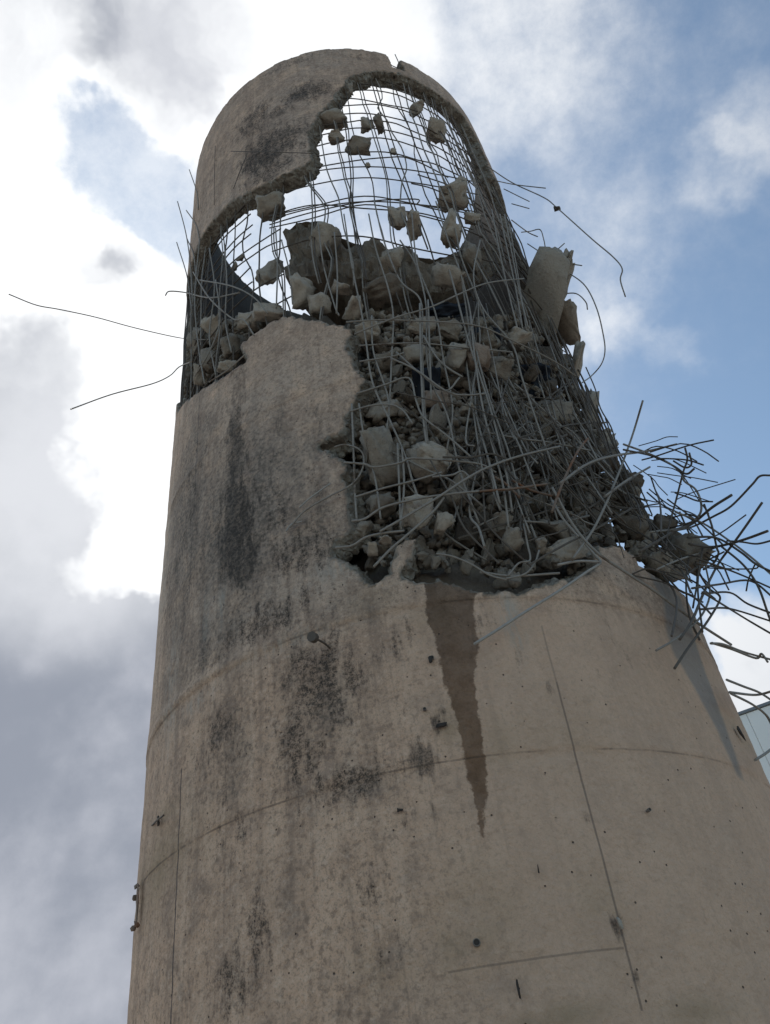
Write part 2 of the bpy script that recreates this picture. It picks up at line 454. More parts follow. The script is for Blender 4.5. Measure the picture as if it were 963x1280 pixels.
HOLE = [uv(*p) for p in [(262, 282), (285, 258), (300, 249), (322, 236), (345, 224), (363, 214), (388, 204), (394, 185), (391, 166), (397, 148), (407, 134),
                         (422, 124), (432, 108), (441, 96), (470, 89), (500, 92), (530, 105), (556, 123), (580, 145), (598, 174), (609, 200), (617, 222)]] \
    + [(U_(66), 10.1), (U_(72), 10.3), (U_(110), 10.3), (U_(110), 4.5), (U_(72), 4.32)] \
    + [uv(*p) for p in [(838, 722), (822, 716), (806, 702), (795, 690), (778, 677), (752, 676), (742, 688), (741, 704), (700, 716), (650, 724), (600, 729),
                        (575, 722), (545, 716), (526, 720), (512, 714), (519, 690), (523, 667), (513, 664), (494, 682), (478, 704), (465, 713), (452, 700), (436, 690),
                        (424, 686), (441, 668), (447, 652), (440, 628), (444, 600), (439, 577), (424, 566), (404, 556), (424, 546), (436, 530), (440, 505), (455, 488), (462, 470),
                        (446, 450), (438, 425), (441, 410), (418, 398), (386, 392), (356, 389), (338, 400), (322, 413), (298, 424), (297, 440), (303, 452), (282, 465),
                        (258, 480), (243, 490)]] \
    + [(U_(-60), 6.85), (U_(-67), 7.2), (U_(-84), 7.4), (U_(-84), 9.3), (U_(-66), 9.15)]
# the inner layers of the wall still stand along the right flank below the rim
KEEP = [uv(602, 190), uv(612, 215), (U_(62), 9.6), (U_(60), 8.9), (U_(66), 8.45), (U_(112), 8.6), (U_(112), 10.6), (U_(62), 10.7)]

FIELDS = {
 'grime': [(300, 640, 170, 280, .9), (235, 650, 60, 340, .8), (385, 665, 130, 120, .75), (265, 790, 130, 130, .7), (400, 560, 90, 140, .5), (395, 880, 150, 200, .6), (285, 930, 130, 180, .5), (430, 765, 140, 60, .55), (330, 180, 110, 70, .5), (310, 1180, 120, 180, .35), (250, 560, 60, 140, .6), (380, 115, 80, 30, .5), (470, 980, 160, 50, .5)],
 'mould': [(300, 660, 60, 150, .7), (345, 640, 70, 130, .55), (375, 690, 130, 60, .8), (330, 772, 140, 60, .75), (258, 815, 60, 70, .5), (395, 850, 100, 130, .95), (442, 850, 40, 130, .6),
           (275, 930, 70, 130, .65), (370, 930, 70, 140, .75), (430, 975, 150, 45, .8), (320, 1160, 34, 130, .7), (292, 1045, 60, 90, .45), (288, 1235, 50, 110, .7),
           (450, 1120, 80, 240, .42), (340, 182, 90, 50, 1.1), (385, 113, 66, 22, 1.1), (318, 150, 44, 40, .9), (372, 168, 66, 40, .7), (335, 213, 70, 30, .9), (345, 140, 60, 16, .8), (370, 75, 90, 14, .5), (450, 70, 60, 12, .5),
           (420, 520, 44, 70, .35), (236, 640, 24, 200, .5), (495, 800, 60, 60, .5), (600, 790, 90, 60, .35), (345, 560, 30, 90, .4), (395, 610, 60, 120, .4), (250, 560, 40, 120, .35),
           (215, 720, 30, 260, .4), (430, 620, 30, 120, .4), (330, 880, 60, 80, .35), (500, 900, 60, 100, .3), (500, 1010, 120, 60, .35), (640, 820, 80, 80, .25), (760, 800, 70, 100, .28),
           (480, 1190, 100, 90, .4), (560, 870, 60, 120, .25), (730, 900, 50, 120, .2), (400, 745, 120, 40, .4), (290, 110, 60, 40, .25), (270, 200, 20, 70, .35), (255, 250, 18, 60, .4), (300, 230, 60, 30, .35)],
 'soot': [(294, 560, 26, 200, .75), (292, 660, 42, 150, 1.0), (302, 700, 40, 60, 1.0), (300, 490, 18, 90, .5), (528, 950, 34, 44, 1.0), (392, 810, 12, 26, .5), (545, 905, 14, 18, .7), (552, 888, 12, 14, .6),
          (395, 520, 36, 60, .28), (345, 240, 110, 26, .25), (330, 195, 70, 40, .6), (380, 115, 40, 12, .6), (300, 165, 30, 20, .4), (775, 1155, 12, 24, .8), (738, 1020, 10, 18, .5), (690, 858, 10, 16, .5), (797, 1222, 8, 18, .7)],
 'pale': [(255, 775, 8, 60, .8), (213, 850, 12, 140, .7), (640, 768, 18, 80, .8), (276, 752, 6, 60, .8), (432, 705, 80, 24, .7), (205, 700, 12, 150, .4), (360, 800, 120, 10, .6), (240, 880, 40, 16, .5), (575, 640, 20, 20, .2), (460, 690, 40, 12, .5)],
 'tan': [(570, 1180, 50, 60, .8), (600, 1150, 120, 140, .5), (560, 900, 30, 40, 1.0), (700, 905, 80, 90, .5), (760, 1150, 50, 120, .6), (620, 925, 60, 60, .5), (190, 1090, 50, 80, .9), (700, 1270, 120, 24, 1.0), (880, 1262, 90, 30, .8), (540, 770, 50, 60, .5), (470, 745, 80, 40, .4), (480, 1210, 70, 60, .6), (685, 700, 120, 30, .5), (930, 920, 30, 20, .6), (205, 1015, 20, 20, .8)]}
WET = [uv(*p) for p in [(528, 712), (560, 706), (606, 728), (594, 745), (592, 765), (599, 800), (592, 850), (601, 900), (608, 960), (610, 1002), (607, 1010), (609, 1046), (601, 1048), (596, 1006),
                        (586, 975), (573, 905), (556, 850), (546, 800), (534, 775), (532, 745)]]
SLUR = [uv(*p) for p in [(814, 716), (852, 746), (868, 790), (884, 838), (912, 910), (934, 972), (926, 966), (900, 910), (868, 850), (846, 815), (836, 785), (832, 750)]]


def build_wall():
    st = 0.022
    thf = np.arange(-math.radians(112), math.radians(114), st / R)
    thb = np.linspace(math.radians(114), math.radians(248), 56)[:-1]
    ths = np.concatenate([thf, thb]); nT = len(ths)
    zs = np.concatenate([[-0.3, 0.4, 1.0, 1.5], np.arange(1.8, TOP + 1e-6, st)])
    zs[-1] = TOP
    for z in LIFTS:                                      # two rows straddle each casting joint: a real step
        j = int(np.argmin(abs(zs - z)))
        zs[j] = z - 0.003; zs[j + 1] = z + 0.003
    nZ = len(zs) - 1; K = 4
    tc_ = np.concatenate([(ths[1:] + ths[:-1]) / 2, [(ths[-1] + ths[0] + 2 * math.pi) / 2]])
    zc = (zs[1:] + zs[:-1]) / 2
    TH, ZZ = np.meshgrid(tc_, zc, indexing='ij'); UU = TH * R
    s0 = sdf(UU, ZZ, HOLE)
    keep = sdf(UU, ZZ, KEEP); keep2 = sdf(UU, ZZ, [(U_(-63), 6.9), (U_(-90), 6.9), (U_(-90), 9.6), (U_(-64), 9.2)])
    rough = fbm(UU * 5, ZZ * 5, 3, 5) * np.where(ZZ > 9, .13, .15) + fbm(UU * 22, ZZ * 22, 9, 3) * 0.05
    solid = np.zeros((nT, nZ, K), bool)
    notch_u, notch_z = uv(499, 82)
    for k in range(K):
        lay = fbm(UU * 6 + 31 * k, ZZ * 6, 40 + k, 4) * 0.10
        off = (0.03, 0.015, 0.0, -0.02)[k]
        hole = s0 + rough + lay * (0.25 + .35 * (k > 0)) + off > 0
        if k >= 2: hole &= ~(keep + rough * 1.5 + lay * .6 > 0)
        if k >= 1: hole &= ~(keep2 + rough * 2 + lay > 0)
        # ragged upper rim with one notch
        rim = ZZ > TOP - 0.03 - np.abs(fbm(UU * 2.5, UU * 0, 70, 5)) * 0.10 - (0.03 if k in (0, 3) else 0) * (fbm(UU * 7, UU * 0, 90 + k, 3) + .5)
        nt = (np.abs(UU - notch_u + (ZZ - notch_z) * .12) < 0.07 + 0.04 * fbm(UU * 9, ZZ * 9, 77)) & (ZZ > TOP - .42)
        solid[:, :, k] = ~(hole | rim | nt)
    # lattice faces
    vid = lambda i, j, k: ((i % nT) * (nZ + 1) + j) * (K + 1) + k
    faces = []; frac = []
    I, J, Kk = np.meshgrid(np.arange(nT), np.arange(nZ), np.arange(K), indexing='ij')

    def emit(mask, quad, fr):
        i, j, k = I[mask], J[mask], Kk[mask]
        faces.append(np.stack([vid(i + a, j + b_, k + c) for a, b_, c in quad], -1)); frac.append(np.broadcast_to(fr(k), i.shape))
    pad = np.zeros((nT, nZ, 1), bool)
    outn = np.concatenate([pad, solid[:, :, :-1]], 2); inn = np.concatenate([solid[:, :, 1:], pad], 2)
    emit(solid & ~outn, [(0, 0, 0), (1, 0, 0), (1, 1, 0), (0, 1, 0)], lambda k: (k > 0))
    emit(solid & ~inn, [(0, 0, 1), (0, 1, 1), (1, 1, 1), (1, 0, 1)], lambda k: (k < K - 1))
    nx = np.roll(solid, -1, 0); pv = np.roll(solid, 1, 0)
    emit(solid & ~nx, [(1, 0, 0), (1, 0, 1), (1, 1, 1), (1, 1, 0)], lambda k: k >= 0)
    emit(solid & ~pv, [(0, 0, 0), (0, 1, 0), (0, 1, 1), (0, 0, 1)], lambda k: k >= 0)
    zp = np.zeros((nT, 1, K), bool)
    upn = np.concatenate([solid[:, 1:], zp], 1); dnn = np.concatenate([np.ones((nT, 1, K), bool), solid[:, :-1]], 1)
    emit(solid & ~upn, [(0, 1, 0), (1, 1, 0), (1, 1, 1), (0, 1, 1)], lambda k: k >= 0)
    emit(solid & ~dnn, [(0, 0, 0), (0, 0, 1), (1, 0, 1), (1, 0, 0)], lambda k: k >= 0)
    F = np.concatenate(faces); FR = np.concatenate(frac).astype(bool)
    used, inv = np.unique(F, return_inverse=True); F = inv.reshape(F.shape)
    k = used % (K + 1); j = (used // (K + 1)) % (nZ + 1); i = used // ((K + 1) * (nZ + 1))
    th = ths[i]; z = zs[j].copy(); u = th * R
    step = np.zeros_like(z)
    for q, (zz, s) in enumerate(zip(LIFTS, (0.001, 0.003, 0.005, 0.001, 0.002))):
        step += np.where(z > zz, s, 0)
    # a swollen lip just above the third joint, shallow unevenness of the formwork, board ridges in the upper part
    lm = np.clip(fbm(u * 1.6, z * 0, 33, 3) * 2.2 + .55, 0, 1) * np.clip(.3 - u * .6, .15, 1)
    lip = 0.010 * lm * np.exp(-((z - 3.825 - .02 * fbm(u * 3, z, 14)) / .03) ** 2) + 0.012 * np.clip(fbm(u * 2.3, z * 0, 35, 3) * 3 + .3, 0, 1) * np.exp(-((z - 5.66 - .10 * fbm(u * 2, z, 4)) / .05) ** 2)
    wav = fbm(u * 0.8, z * 0.8, 21, 4) * 0.014 + fbm(u * 4, z * 4, 22, 4) * 0.007 + fbm(u * 14, z * 14, 27, 3) * 0.006
    r = R - T * k / K + (step - .02 + lip + wav) * (1 - k / K) - (k == K) * fbm(u * 2, z * 2, 24) * 0.02
    Vv = np.stack([r * np.sin(th), -r * np.cos(th), z], -1)
    # fracture vertices: relax, then roughen
    fv = np.zeros(len(Vv), bool); fv[F[FR].ravel()] = True
    fb = thf[2] < th; fb &= th < thf[-2]; mv = fv & fb
    E = np.concatenate([F[:, [0, 1]], F[:, [1, 2]], F[:, [2, 3]], F[:, [3, 0]]])
    for it in range(3):
        acc = np.zeros_like(Vv); cnt = np.zeros(len(Vv))
        np.add.at(acc, E[:, 0], Vv[E[:, 1]]); np.add.at(cnt, E[:, 0], 1)
        np.add.at(acc, E[:, 1], Vv[E[:, 0]]); np.add.at(cnt, E[:, 1], 1)
        av = acc / cnt[:, None]
        Vv[mv] = Vv[mv] * .45 + av[mv] * .55
    Vv[mv] += (rng.random((mv.sum(), 3)) - .5) * np.array([.016, .016, .016])
    me = new_mesh('wall', Vv, F)
    sm = ~FR; me.polygons.foreach_set('use_smooth', sm)
    uvl = me.uv_layers.new(name='UVMap')
    uu = np.stack([u, z], -1).astype(np.float32)
    lo = F.ravel(); luv = uu[lo].reshape(-1, 4, 2).copy()
    # unwrap the closing column
    wrap = (luv[:, :, 0].max(1) - luv[:, :, 0].min(1)) > 3
    luv[wrap] = np.where(luv[wrap][:, :, :1] < 0, luv[wrap] + np.array([2 * math.pi * R, 0]), luv[wrap])
    uvl.data.foreach_set('uv', luv.ravel())

    def put(name, val):
        a = me.attributes.new(name, 'FLOAT', 'POINT'); a.data.foreach_set('value', np.asarray(val, np.float32))
    out = (k == 0)
    for name, items in FIELDS.items():
        f = np.zeros(len(u))
        for (cx, cy, w, h, s) in items:
            cu, cv = uv(cx, cy)
            du = abs(uv(cx + w / 2, cy)[0] - uv(cx - w / 2, cy)[0]) / 2 + .01; dv = abs(uv(cx, cy + h / 2)[1] - uv(cx, cy - h / 2)[1]) / 2 + .01
            f = np.maximum(f, s * np.exp(-(((u - cu) / du) ** 2 + ((z - cv) / dv) ** 2) * .9))
        put(name, f * out)
    put('wet', np.where(out, sdf(u, z, WET), -1)); put('slurry', np.where(out, sdf(u, z, SLUR), -1))
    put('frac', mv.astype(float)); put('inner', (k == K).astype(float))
    return obj('wall', me, MC, tower)


build_wall()
#PART2
# ------------------------------------------------------------------ chunks of concrete
def blob(seed, n=15, sub=2, amp=0.12, boxy=0.62):
    """an angular broken lump about 1 across: hull of random points, subdivided and roughened"""
    q = random.Random(seed); bm = bmesh.new()
    for i in range(n):
        v = Vector((q.uniform(-1, 1), q.uniform(-1, 1), q.uniform(-1, 1)))
        v = v.normalized() * q.uniform(.80, 1.12)
        v = Vector([math.copysign(min(abs(c), boxy + .06), c) for c in v])
        bm.verts.new(v * .5)
    h = bmesh.ops.convex_hull(bm, input=bm.verts[:])
    bmesh.ops.delete(bm, geom=list({e for e in h['geom_interior'] + h['geom_unused'] if isinstance(e, bmesh.types.BMVert)}), context='VERTS')
    bmesh.ops.triangulate(bm, faces=bm.faces[:])
    for s in range(sub):
        bmesh.ops.subdivide_edges(bm, edges=bm.edges[:], cuts=1, use_grid_fill=True, smooth=0)
        for v in bm.verts:
            nz = mnoise.noise(v.co * (3.2 + 5 * s) + Vector((seed * 1.7, 0, 0)))
            v.co += v.normal * nz * amp * (1.0 if s == 0 else .75) + Vector((q.uniform(-1, 1), q.uniform(-1, 1), q.uniform(-1, 1))) * .016
        bm.normal_update()
    bmesh.ops.triangulate(bm, faces=bm.faces[:])
    Vv = np.array([v.co[:] for v in bm.verts]); bm.verts.index_update()
    F = np.array([[v.index for v in f.verts] for f in bm.faces]); bm.free()
    Vv -= (Vv.max(0) + Vv.min(0)) / 2; Vv /= (Vv.max(0) - Vv.min(0))
    return Vv, F


def depth_of(p): return -(M.T @ (p - CAM))[2]


def chunk(name, label, cx, cy, w, h, r, seed, mat=None, group='broken concrete chunks caught in the tower', deep=None, tilt=0.0, cat='concrete chunk', shape=None):
    p = at(cx, cy, r); s = depth_of(p) / FPX
    Vv, F = blob(seed, *shape) if shape else blob(seed, 30, 2, .12, .8) if w > 55 else blob(seed)
    a = tilt; rot = np.array([[math.cos(a), -math.sin(a), 0], [math.sin(a), math.cos(a), 0], [0, 0, 1]])
    Vv = (Vv * np.array([w * s, h * s, (deep or (w + h) * .42) * s])) @ rot.T
    Vv = Vv @ M.T
    o = obj(name, new_mesh(name, Vv, F), mat or MR, None, p)
    return tag(o, label, cat, group)


HUNG = [  # lumps still held in the bare mesh: (cx, cy, w, h, label)
    (418, 150, 36, 22, 'wide flat concrete lump at the upper left of the bare mesh'),
    (460, 155, 19, 22, 'small concrete lump left of a narrow upright sliver high in the mesh'),
    (474, 155, 12, 24, 'narrow upright concrete sliver high in the bare mesh'),
    (421, 173, 22, 17, 'small rounded concrete lump below the wide flat one in the mesh'),
    (448, 184, 34, 28, 'dark angular concrete lump in the mesh below the narrow sliver'),
    (521, 137, 20, 20, 'topmost small concrete lump hanging near the arch of the mesh'),
    (546, 164, 26, 28, 'squarish concrete lump hanging right of centre high in the mesh'),
    (567, 243, 40, 40, 'large blocky concrete lump hanging at the right of the mesh'),
    (497, 272, 24, 30, 'left one of two touching concrete lumps in mid mesh'),
    (517, 281, 21, 37, 'right one of two touching lumps, pointed at its foot'),
    (566, 286, 26, 52, 'long tapering concrete lump hanging under the large blocky one'),
    (590, 273, 22, 15, 'small concrete lump right of the long tapering one'),
    (362, 227, 15, 8, 'tiny flat concrete flake just under the left arch edge'),
    (339, 258, 38, 34, 'round concrete lump hanging at the left end of the mesh'),
    (337, 341, 38, 38, 'wedge shaped concrete lump hanging low at the left of the mesh'),
    (301, 322, 9, 12, 'pebble sized lump hanging on a bar at the far left'),
    (293, 333, 10, 13, 'dark pebble sized lump beside the inner wall at far left'),
    (460, 207, 8, 7, 'tiny concrete crumb on the mesh below the dark angular lump'),
    (492, 190, 8, 9, 'tiny concrete crumb on a bar in the upper middle of the mesh'),
    (430, 113, 24, 18, 'ragged concrete lump clinging under the arch at top left'),
]
for i, (cx, cy, w, h, lab) in enumerate(HUNG):
    chunk('concrete_chunk', lab, cx, cy, w, h, R - .11, 100 + i, group='concrete lumps hanging in the bare mesh', tilt=rnd.uniform(-.3, .3))

PILE = [  # chunks of the rubble packed in the opening
    (375, 367, 33, 48, 'upright boulder of concrete above the peak of the intact wall', None, -.08),
    (405, 301, 38, 42, 'rough chunk in front of the big dark slab, at its left', None, -.14),
    (489, 328, 33, 42, 'upright chunk before the dark slab near its middle', None, -.10),
    (560, 348, 46, 31, 'wide smooth edged boulder under the right part of the dark slab', None, -.06),
    (590, 321, 27, 40, 'upright chunk at the right end of the dark slab', None, -.08),
    (268, 411, 34, 36, 'chunk wedged behind the tangled bars at the far left', None, -.12),
    (246, 428, 26, 40, 'tall chunk at the left outline of the tower', None, -.12),
    (312, 401, 28, 24, 'small block left of the wall peak, leaning on its neighbours', None, -.10),
    (338, 390, 46, 24, 'flat chunk lying along the top of the intact wall', None, -.10),
    (289, 432, 24, 30, 'chunk beside the upper left corner of the intact wall', None, -.08),
    (262, 450, 24, 34, 'chunk low in the left break beneath the wedged one', None, -.10),
    (250, 470, 18, 30, 'lowest chunk at the foot of the left break', None, -.08),
    (285, 458, 26, 18, 'flat chunk at the lower lip of the left break', None, -.08),
    (400, 380, 30, 28, 'pale chunk right of the upright boulder on the wall peak', None, -.10),
    (428, 359, 30, 20, 'flat chunk under the left of the dark slab', None, -.12),
    (442, 383, 26, 34, 'jagged pale chunk beside the right corner of the wall peak', None, -.08),
    (480, 364, 62, 42, 'broad dark slab fragment beneath the middle of the overhang', MRD, -.16),
    (460, 415, 32, 26, 'block at the right edge of the upper intact wall', None, -.10),
    (528, 408, 40, 26, 'pale block under the dark overhang in mid rubble', None, -.16),
    (562, 415, 34, 28, 'pale rounded block right of the mid rubble block', None, -.14),
    (572, 447, 28, 40, 'pale upright block left of the reddish cube', None, -.06),
    (597, 447, 38, 38, 'reddish broken cube in the middle of the rubble', MRR, -.05),
    (625, 462, 34, 34, 'angular block touching the right of the reddish cube', None, -.10),
    (650, 423, 36, 24, 'rough round lump just under the tilted pale slab', None, .02),
    (484, 452, 30, 26, 'rounded block among bars near the left edge of the rubble', None, -.16),
    (520, 440, 34, 30, 'block behind the doubled upright bar', None, -.16),
    (478, 512, 52, 26, 'layered flat block left of the dark blue sheet', None, -.20),
    (545, 500, 40, 26, 'brownish block right of the dark blue sheet', MRR, -.18),
    (583, 510, 20, 13, 'small pale cobble lodged on a crossing bar', None, -.04),
    (480, 573, 54, 84, 'largest pale wedge block at the left of the lower rubble', None, -.05),
    (536, 578, 64, 54, 'broad block right of the largest pale wedge', None, -.08),
    (500, 585, 24, 30, 'block squeezed behind the largest pale wedge', None, -.18),
    (572, 612, 40, 46, 'block under crossing bars in the lower middle', None, -.12),
    (521, 640, 42, 46, 'squared pale block standing on the lower wall lip', None, -.04),
    (478, 632, 40, 34, 'block between the wedge and the wall edge', None, -.12),
    (556, 655, 26, 32, 'cobble right of the squared pale block', None, -.06),
    (482, 676, 17, 16, 'small rounded cobble at the lower left lip', None, -.02),
    (466, 686, 14, 20, 'small pointed shard at the lower left lip', None, -.02),
    (455, 662, 26, 22, 'crumbly piece beside the lower left lip', None, -.08),
    (641, 676, 26, 36, 'egg shaped cobble above the lower lip', None, -.05),
    (625, 655, 30, 34, 'block behind the egg shaped cobble', None, -.12),
    (692, 664, 46, 30, 'stacked upper one of two wide blocks near the right lip', None, -.10),
    (706, 690, 62, 34, 'lower one of two wide blocks near the right lip', None, -.05),
    (677, 682, 14, 22, 'slim stone between the egg shaped cobble and the wide blocks', None, -.04),
    (862, 692, 60, 52, 'big rounded boulder overhanging the right shoulder of the tower', None, .10),
    (826, 706, 40, 38, 'crumbled chunk left of the overhanging boulder', None, .0),
    (812, 690, 30, 30, 'small chunk on the broken right lip', None, -.04),
    (806, 672, 34, 26, 'short grey chunk resting on the right lip under bars', None, -.06),
    (846, 716, 26, 22, 'small stone under the overhanging boulder', None, .02),
    (842, 680, 30, 34, 'chunk squeezed left of the overhanging boulder', MRD, -.02),
    (790, 660, 44, 34, 'flat chunk under the bars near the right shoulder', MRD, -.08),
    (830, 662, 34, 40, 'dark chunk behind curled bars at the right shoulder', MRD, -.06),
    (786, 610, 34, 44, 'dark upright chunk at the right outline above the shoulder', MRD, -.12),
    (752, 574, 44, 34, 'dark chunk seen through bars at the right outline', MRD, -.14),
    (738, 520, 22, 70, 'long pale shard of wall at the right outline', MRP, -.12),
    (706, 405, 30, 60, 'ragged dark chunk below the tilted pale slab', MR, -.10),
    (757, 555, 24, 34, 'pale angular shard above the dark outline chunk', MRP, -.12),
    (694, 518, 40, 40, 'flat pale flake deep between slanting bars', None, -.16),
    (722, 455, 16, 60, 'narrow pale shard just under the ragged dark chunk', MRP, -.10),
]
for i, (cx, cy, w, h, lab, mt, dr) in enumerate(PILE):
    chunk('rubble_block', lab, cx, cy, w, h, R + dr, 300 + i, mt, 'rubble blocks packed in the broken opening', tilt=rnd.uniform(-.35, .35))

# medium rubble, every piece its own object, sharing a dozen meshes
PROTO = [new_mesh('rubble_piece', *blob(500 + k, 11 + k % 5, 2, .12, .58)) for k in range(14)]
for me in PROTO: me.materials.append(MR)
PROTO_D = []
for k in range(6):
    me = PROTO[k].copy(); me.materials.clear(); me.materials.append(MRD); PROTO_D.append(me)
LOWER = [(440, 408), (462, 392), (520, 398), (600, 402), (640, 392), (664, 350), (690, 420), (745, 520), (800, 625), (830, 700), (790, 672), (750, 674), (738, 700), (600, 724), (530, 700), (470, 700), (445, 650), (450, 580), (425, 556), (462, 480)]
LEFT = [(244, 400), (300, 402), (346, 384), (300, 440), (250, 482), (238, 470)]
LP = np.array(LOWER, float); LQ = np.array(LEFT, float)
placed = [(c[0], c[1], (c[2] + c[3]) / 4) for c in PILE]
n = 0; tries = 0
ZONES = [('left break', 'broken concrete piece wedged in the left break above the intact wall'),
         ('upper', 'broken concrete piece packed below the dark overhang behind the bars'),
         ('middle', 'broken concrete piece packed behind the bars in mid opening'),
         ('lower', 'broken concrete piece lying near the lower lip of the opening'),
         ('right', 'broken concrete piece behind slanting bars at the right flank')]
while n < 200 and tries < 14000:
    tries += 1
    left = rnd.random() < .16
    if left: x, y = rnd.uniform(236, 348), rnd.uniform(384, 486); ok = sdf(np.array(x), np.array(y), LQ) > 3
    else: x, y = rnd.uniform(425, 835), rnd.uniform(335, 725); ok = sdf(np.array(x), np.array(y), LP) > 4
    if not ok: continue
    s = (rnd.uniform(12, 30) if rnd.random() < .8 else rnd.uniform(28, 40)) * (.75 if left else 1)
    if any(math.hypot(x - a, y - b) < (s * .5 + c) * .62 for a, b, c in placed): continue
    placed.append((x, y, s * .5))
    p = at(x, y, R - rnd.uniform(.16, .36)); sz = s * depth_of(p) / FPX * 1.15
    dk = rnd.random() > .62; o = obj('rubble_piece', rnd.choice(PROTO_D if dk else PROTO), None, None, p)
    o.rotation_euler = [rnd.uniform(0, 6.28) for _ in range(3)]; o.scale = (sz * rnd.uniform(.85, 1.35), sz * rnd.uniform(.6, 1.1), sz * rnd.uniform(.45, .95))
    z = 0 if left else (4 if x > 660 and y < 660 else 1 if y < 450 else 2 if y < 590 else 3)
    bigp = s > 22
    tag(o, ('large ' if bigp else 'small ') + ('dark earthy ' if dk else 'pale grey ') + ZONES[z][1], 'concrete rubble', 'loose rubble, ' + ZONES[z][0] + (', large' if bigp else ', small') + (' dark' if dk else ' pale')); n += 1


LIP = [(455, 690), (480, 692), (530, 702), (560, 708), (600, 716), (650, 714), (700, 706), (736, 694), (760, 668), (790, 676), (815, 700), (835, 712)]
for i in range(70):
    t = rnd.uniform(0, len(LIP) - 1.001); a, f = int(t), t - int(t)
    x = LIP[a][0] * (1 - f) + LIP[a + 1][0] * f; y = LIP[a][1] * (1 - f) + LIP[a + 1][1] * f + rnd.uniform(-8, 13)
    p = at(x, y, R - rnd.uniform(.05, .13)); sz = rnd.uniform(7, 22) * depth_of(p) / FPX
    dk = i % 3 == 0; o = obj('rubble_piece', rnd.choice(PROTO_D if dk else PROTO), None, None, p)
    o.rotation_euler = [rnd.uniform(0, 6.28) for _ in range(3)]; o.scale = (sz * 1.2, sz * rnd.uniform(.7, 1), sz * rnd.uniform(.5, .9))
    tag(o, ('dark' if dk else 'pale') + ' fragment spilling right over the lower lip of the broken wall', 'concrete rubble', 'fragments on the lower lip' + (', dark' if dk else ', pale'))


def small_rubble():
    P = [blob(700 + k, 12, 0, .05, .7) for k in range(6)]
    Vs, Fs = [], []; off = 0; c = 0
    while c < 4500:
        left = rnd.random() < .12
        if left: x, y = rnd.uniform(236, 348), rnd.uniform(384, 490); ok = sdf(np.array(x), np.array(y), LQ) > 0
        else: x, y = rnd.uniform(425, 845), rnd.uniform(335, 730); ok = sdf(np.array(x), np.array(y), LP) > -1
        if not ok: continue
        c += 1
        p = at(x, y, R - rnd.uniform(.19, .42)); s = rnd.uniform(3, 14) * depth_of(p) / FPX
        Vv, F = rnd.choice(P)
        a, b_ = rnd.uniform(0, 6.28), rnd.uniform(0, 6.28)
        Rz = np.array([[math.cos(a), -math.sin(a), 0], [math.sin(a), math.cos(a), 0], [0, 0, 1]]); Rx = np.array([[1, 0, 0], [0, math.cos(b_), -math.sin(b_)], [0, math.sin(b_), math.cos(b_)]])
        Vs.append((Vv * s * np.array([1.2, 1, .8])) @ (Rz @ Rx).T + p); Fs.append(F + off); off += len(Vv)
    o = obj('small_rubble', new_mesh('small_rubble', np.concatenate(Vs), np.concatenate(Fs)), MR)
    o['kind'] = 'stuff'; o['label'] = 'small crumbled concrete filling the gaps between the rubble blocks'; o['category'] = 'rubble'


small_rubble()


def debris_core():
    """the packed debris that fills the tower behind the visible pieces; its dark colour also paints the shade of the gaps"""
    ctl = [(-100, 6.2), (-85, 6.3), (-62, 6.9)] + [(math.degrees(thz(x, y, R - .4)[0]), thz(x, y, R - .4)[1]) for x, y in [(300, 402), (345, 388), (420, 392), (520, 400), (600, 404), (640, 385)]] + [(75, 7.4), (95, 6.8), (125, 6.0)]
    tt = np.radians(np.linspace(-100, 125, 190)); rows = 110
    zt = np.interp(np.degrees(tt), [c[0] for c in ctl], [c[1] for c in ctl])
    Vs = []
    for i, t in enumerate(tt):
        for j in range(rows):
            z = 3.3 + (zt[i] - 3.3) * j / (rows - 1)
            rr = R - .46 + fbm(t * 6, z * 3, 61, 5) * .34 + fbm(t * 24, z * 12, 66, 3) * .12
            if t > .6: rr += .06 * min(1, (t - .6) * 2)
            rr += .26 * max(0, min(1, (4.55 - z) / .5)) * (t < .75)
            rr = min(rr, R - .17)
            Vs.append(cyl(t, z, rr))
        for k in range(1, 7):
            Vs.append(cyl(t, zt[i] - .25 * k / 6 + fbm(t * 9, k, 63, 3) * .1, (R - .4) * (1 - k / 6.2)))
    n = rows + 6; idx = np.arange(len(tt) * n).reshape(len(tt), n)
    F = np.stack([idx[:-1, :-1], idx[1:, :-1], idx[1:, 1:], idx[:-1, 1:]], -1).reshape(-1, 4)
    o = obj('debris_fill', new_mesh('debris_fill', np.array(Vs), F), MRD)
    o['kind'] = 'stuff'; o['label'] = 'earthy debris packed inside the tower behind the rubble, coloured dark for shade in the gaps'; o['category'] = 'rubble'


debris_core()


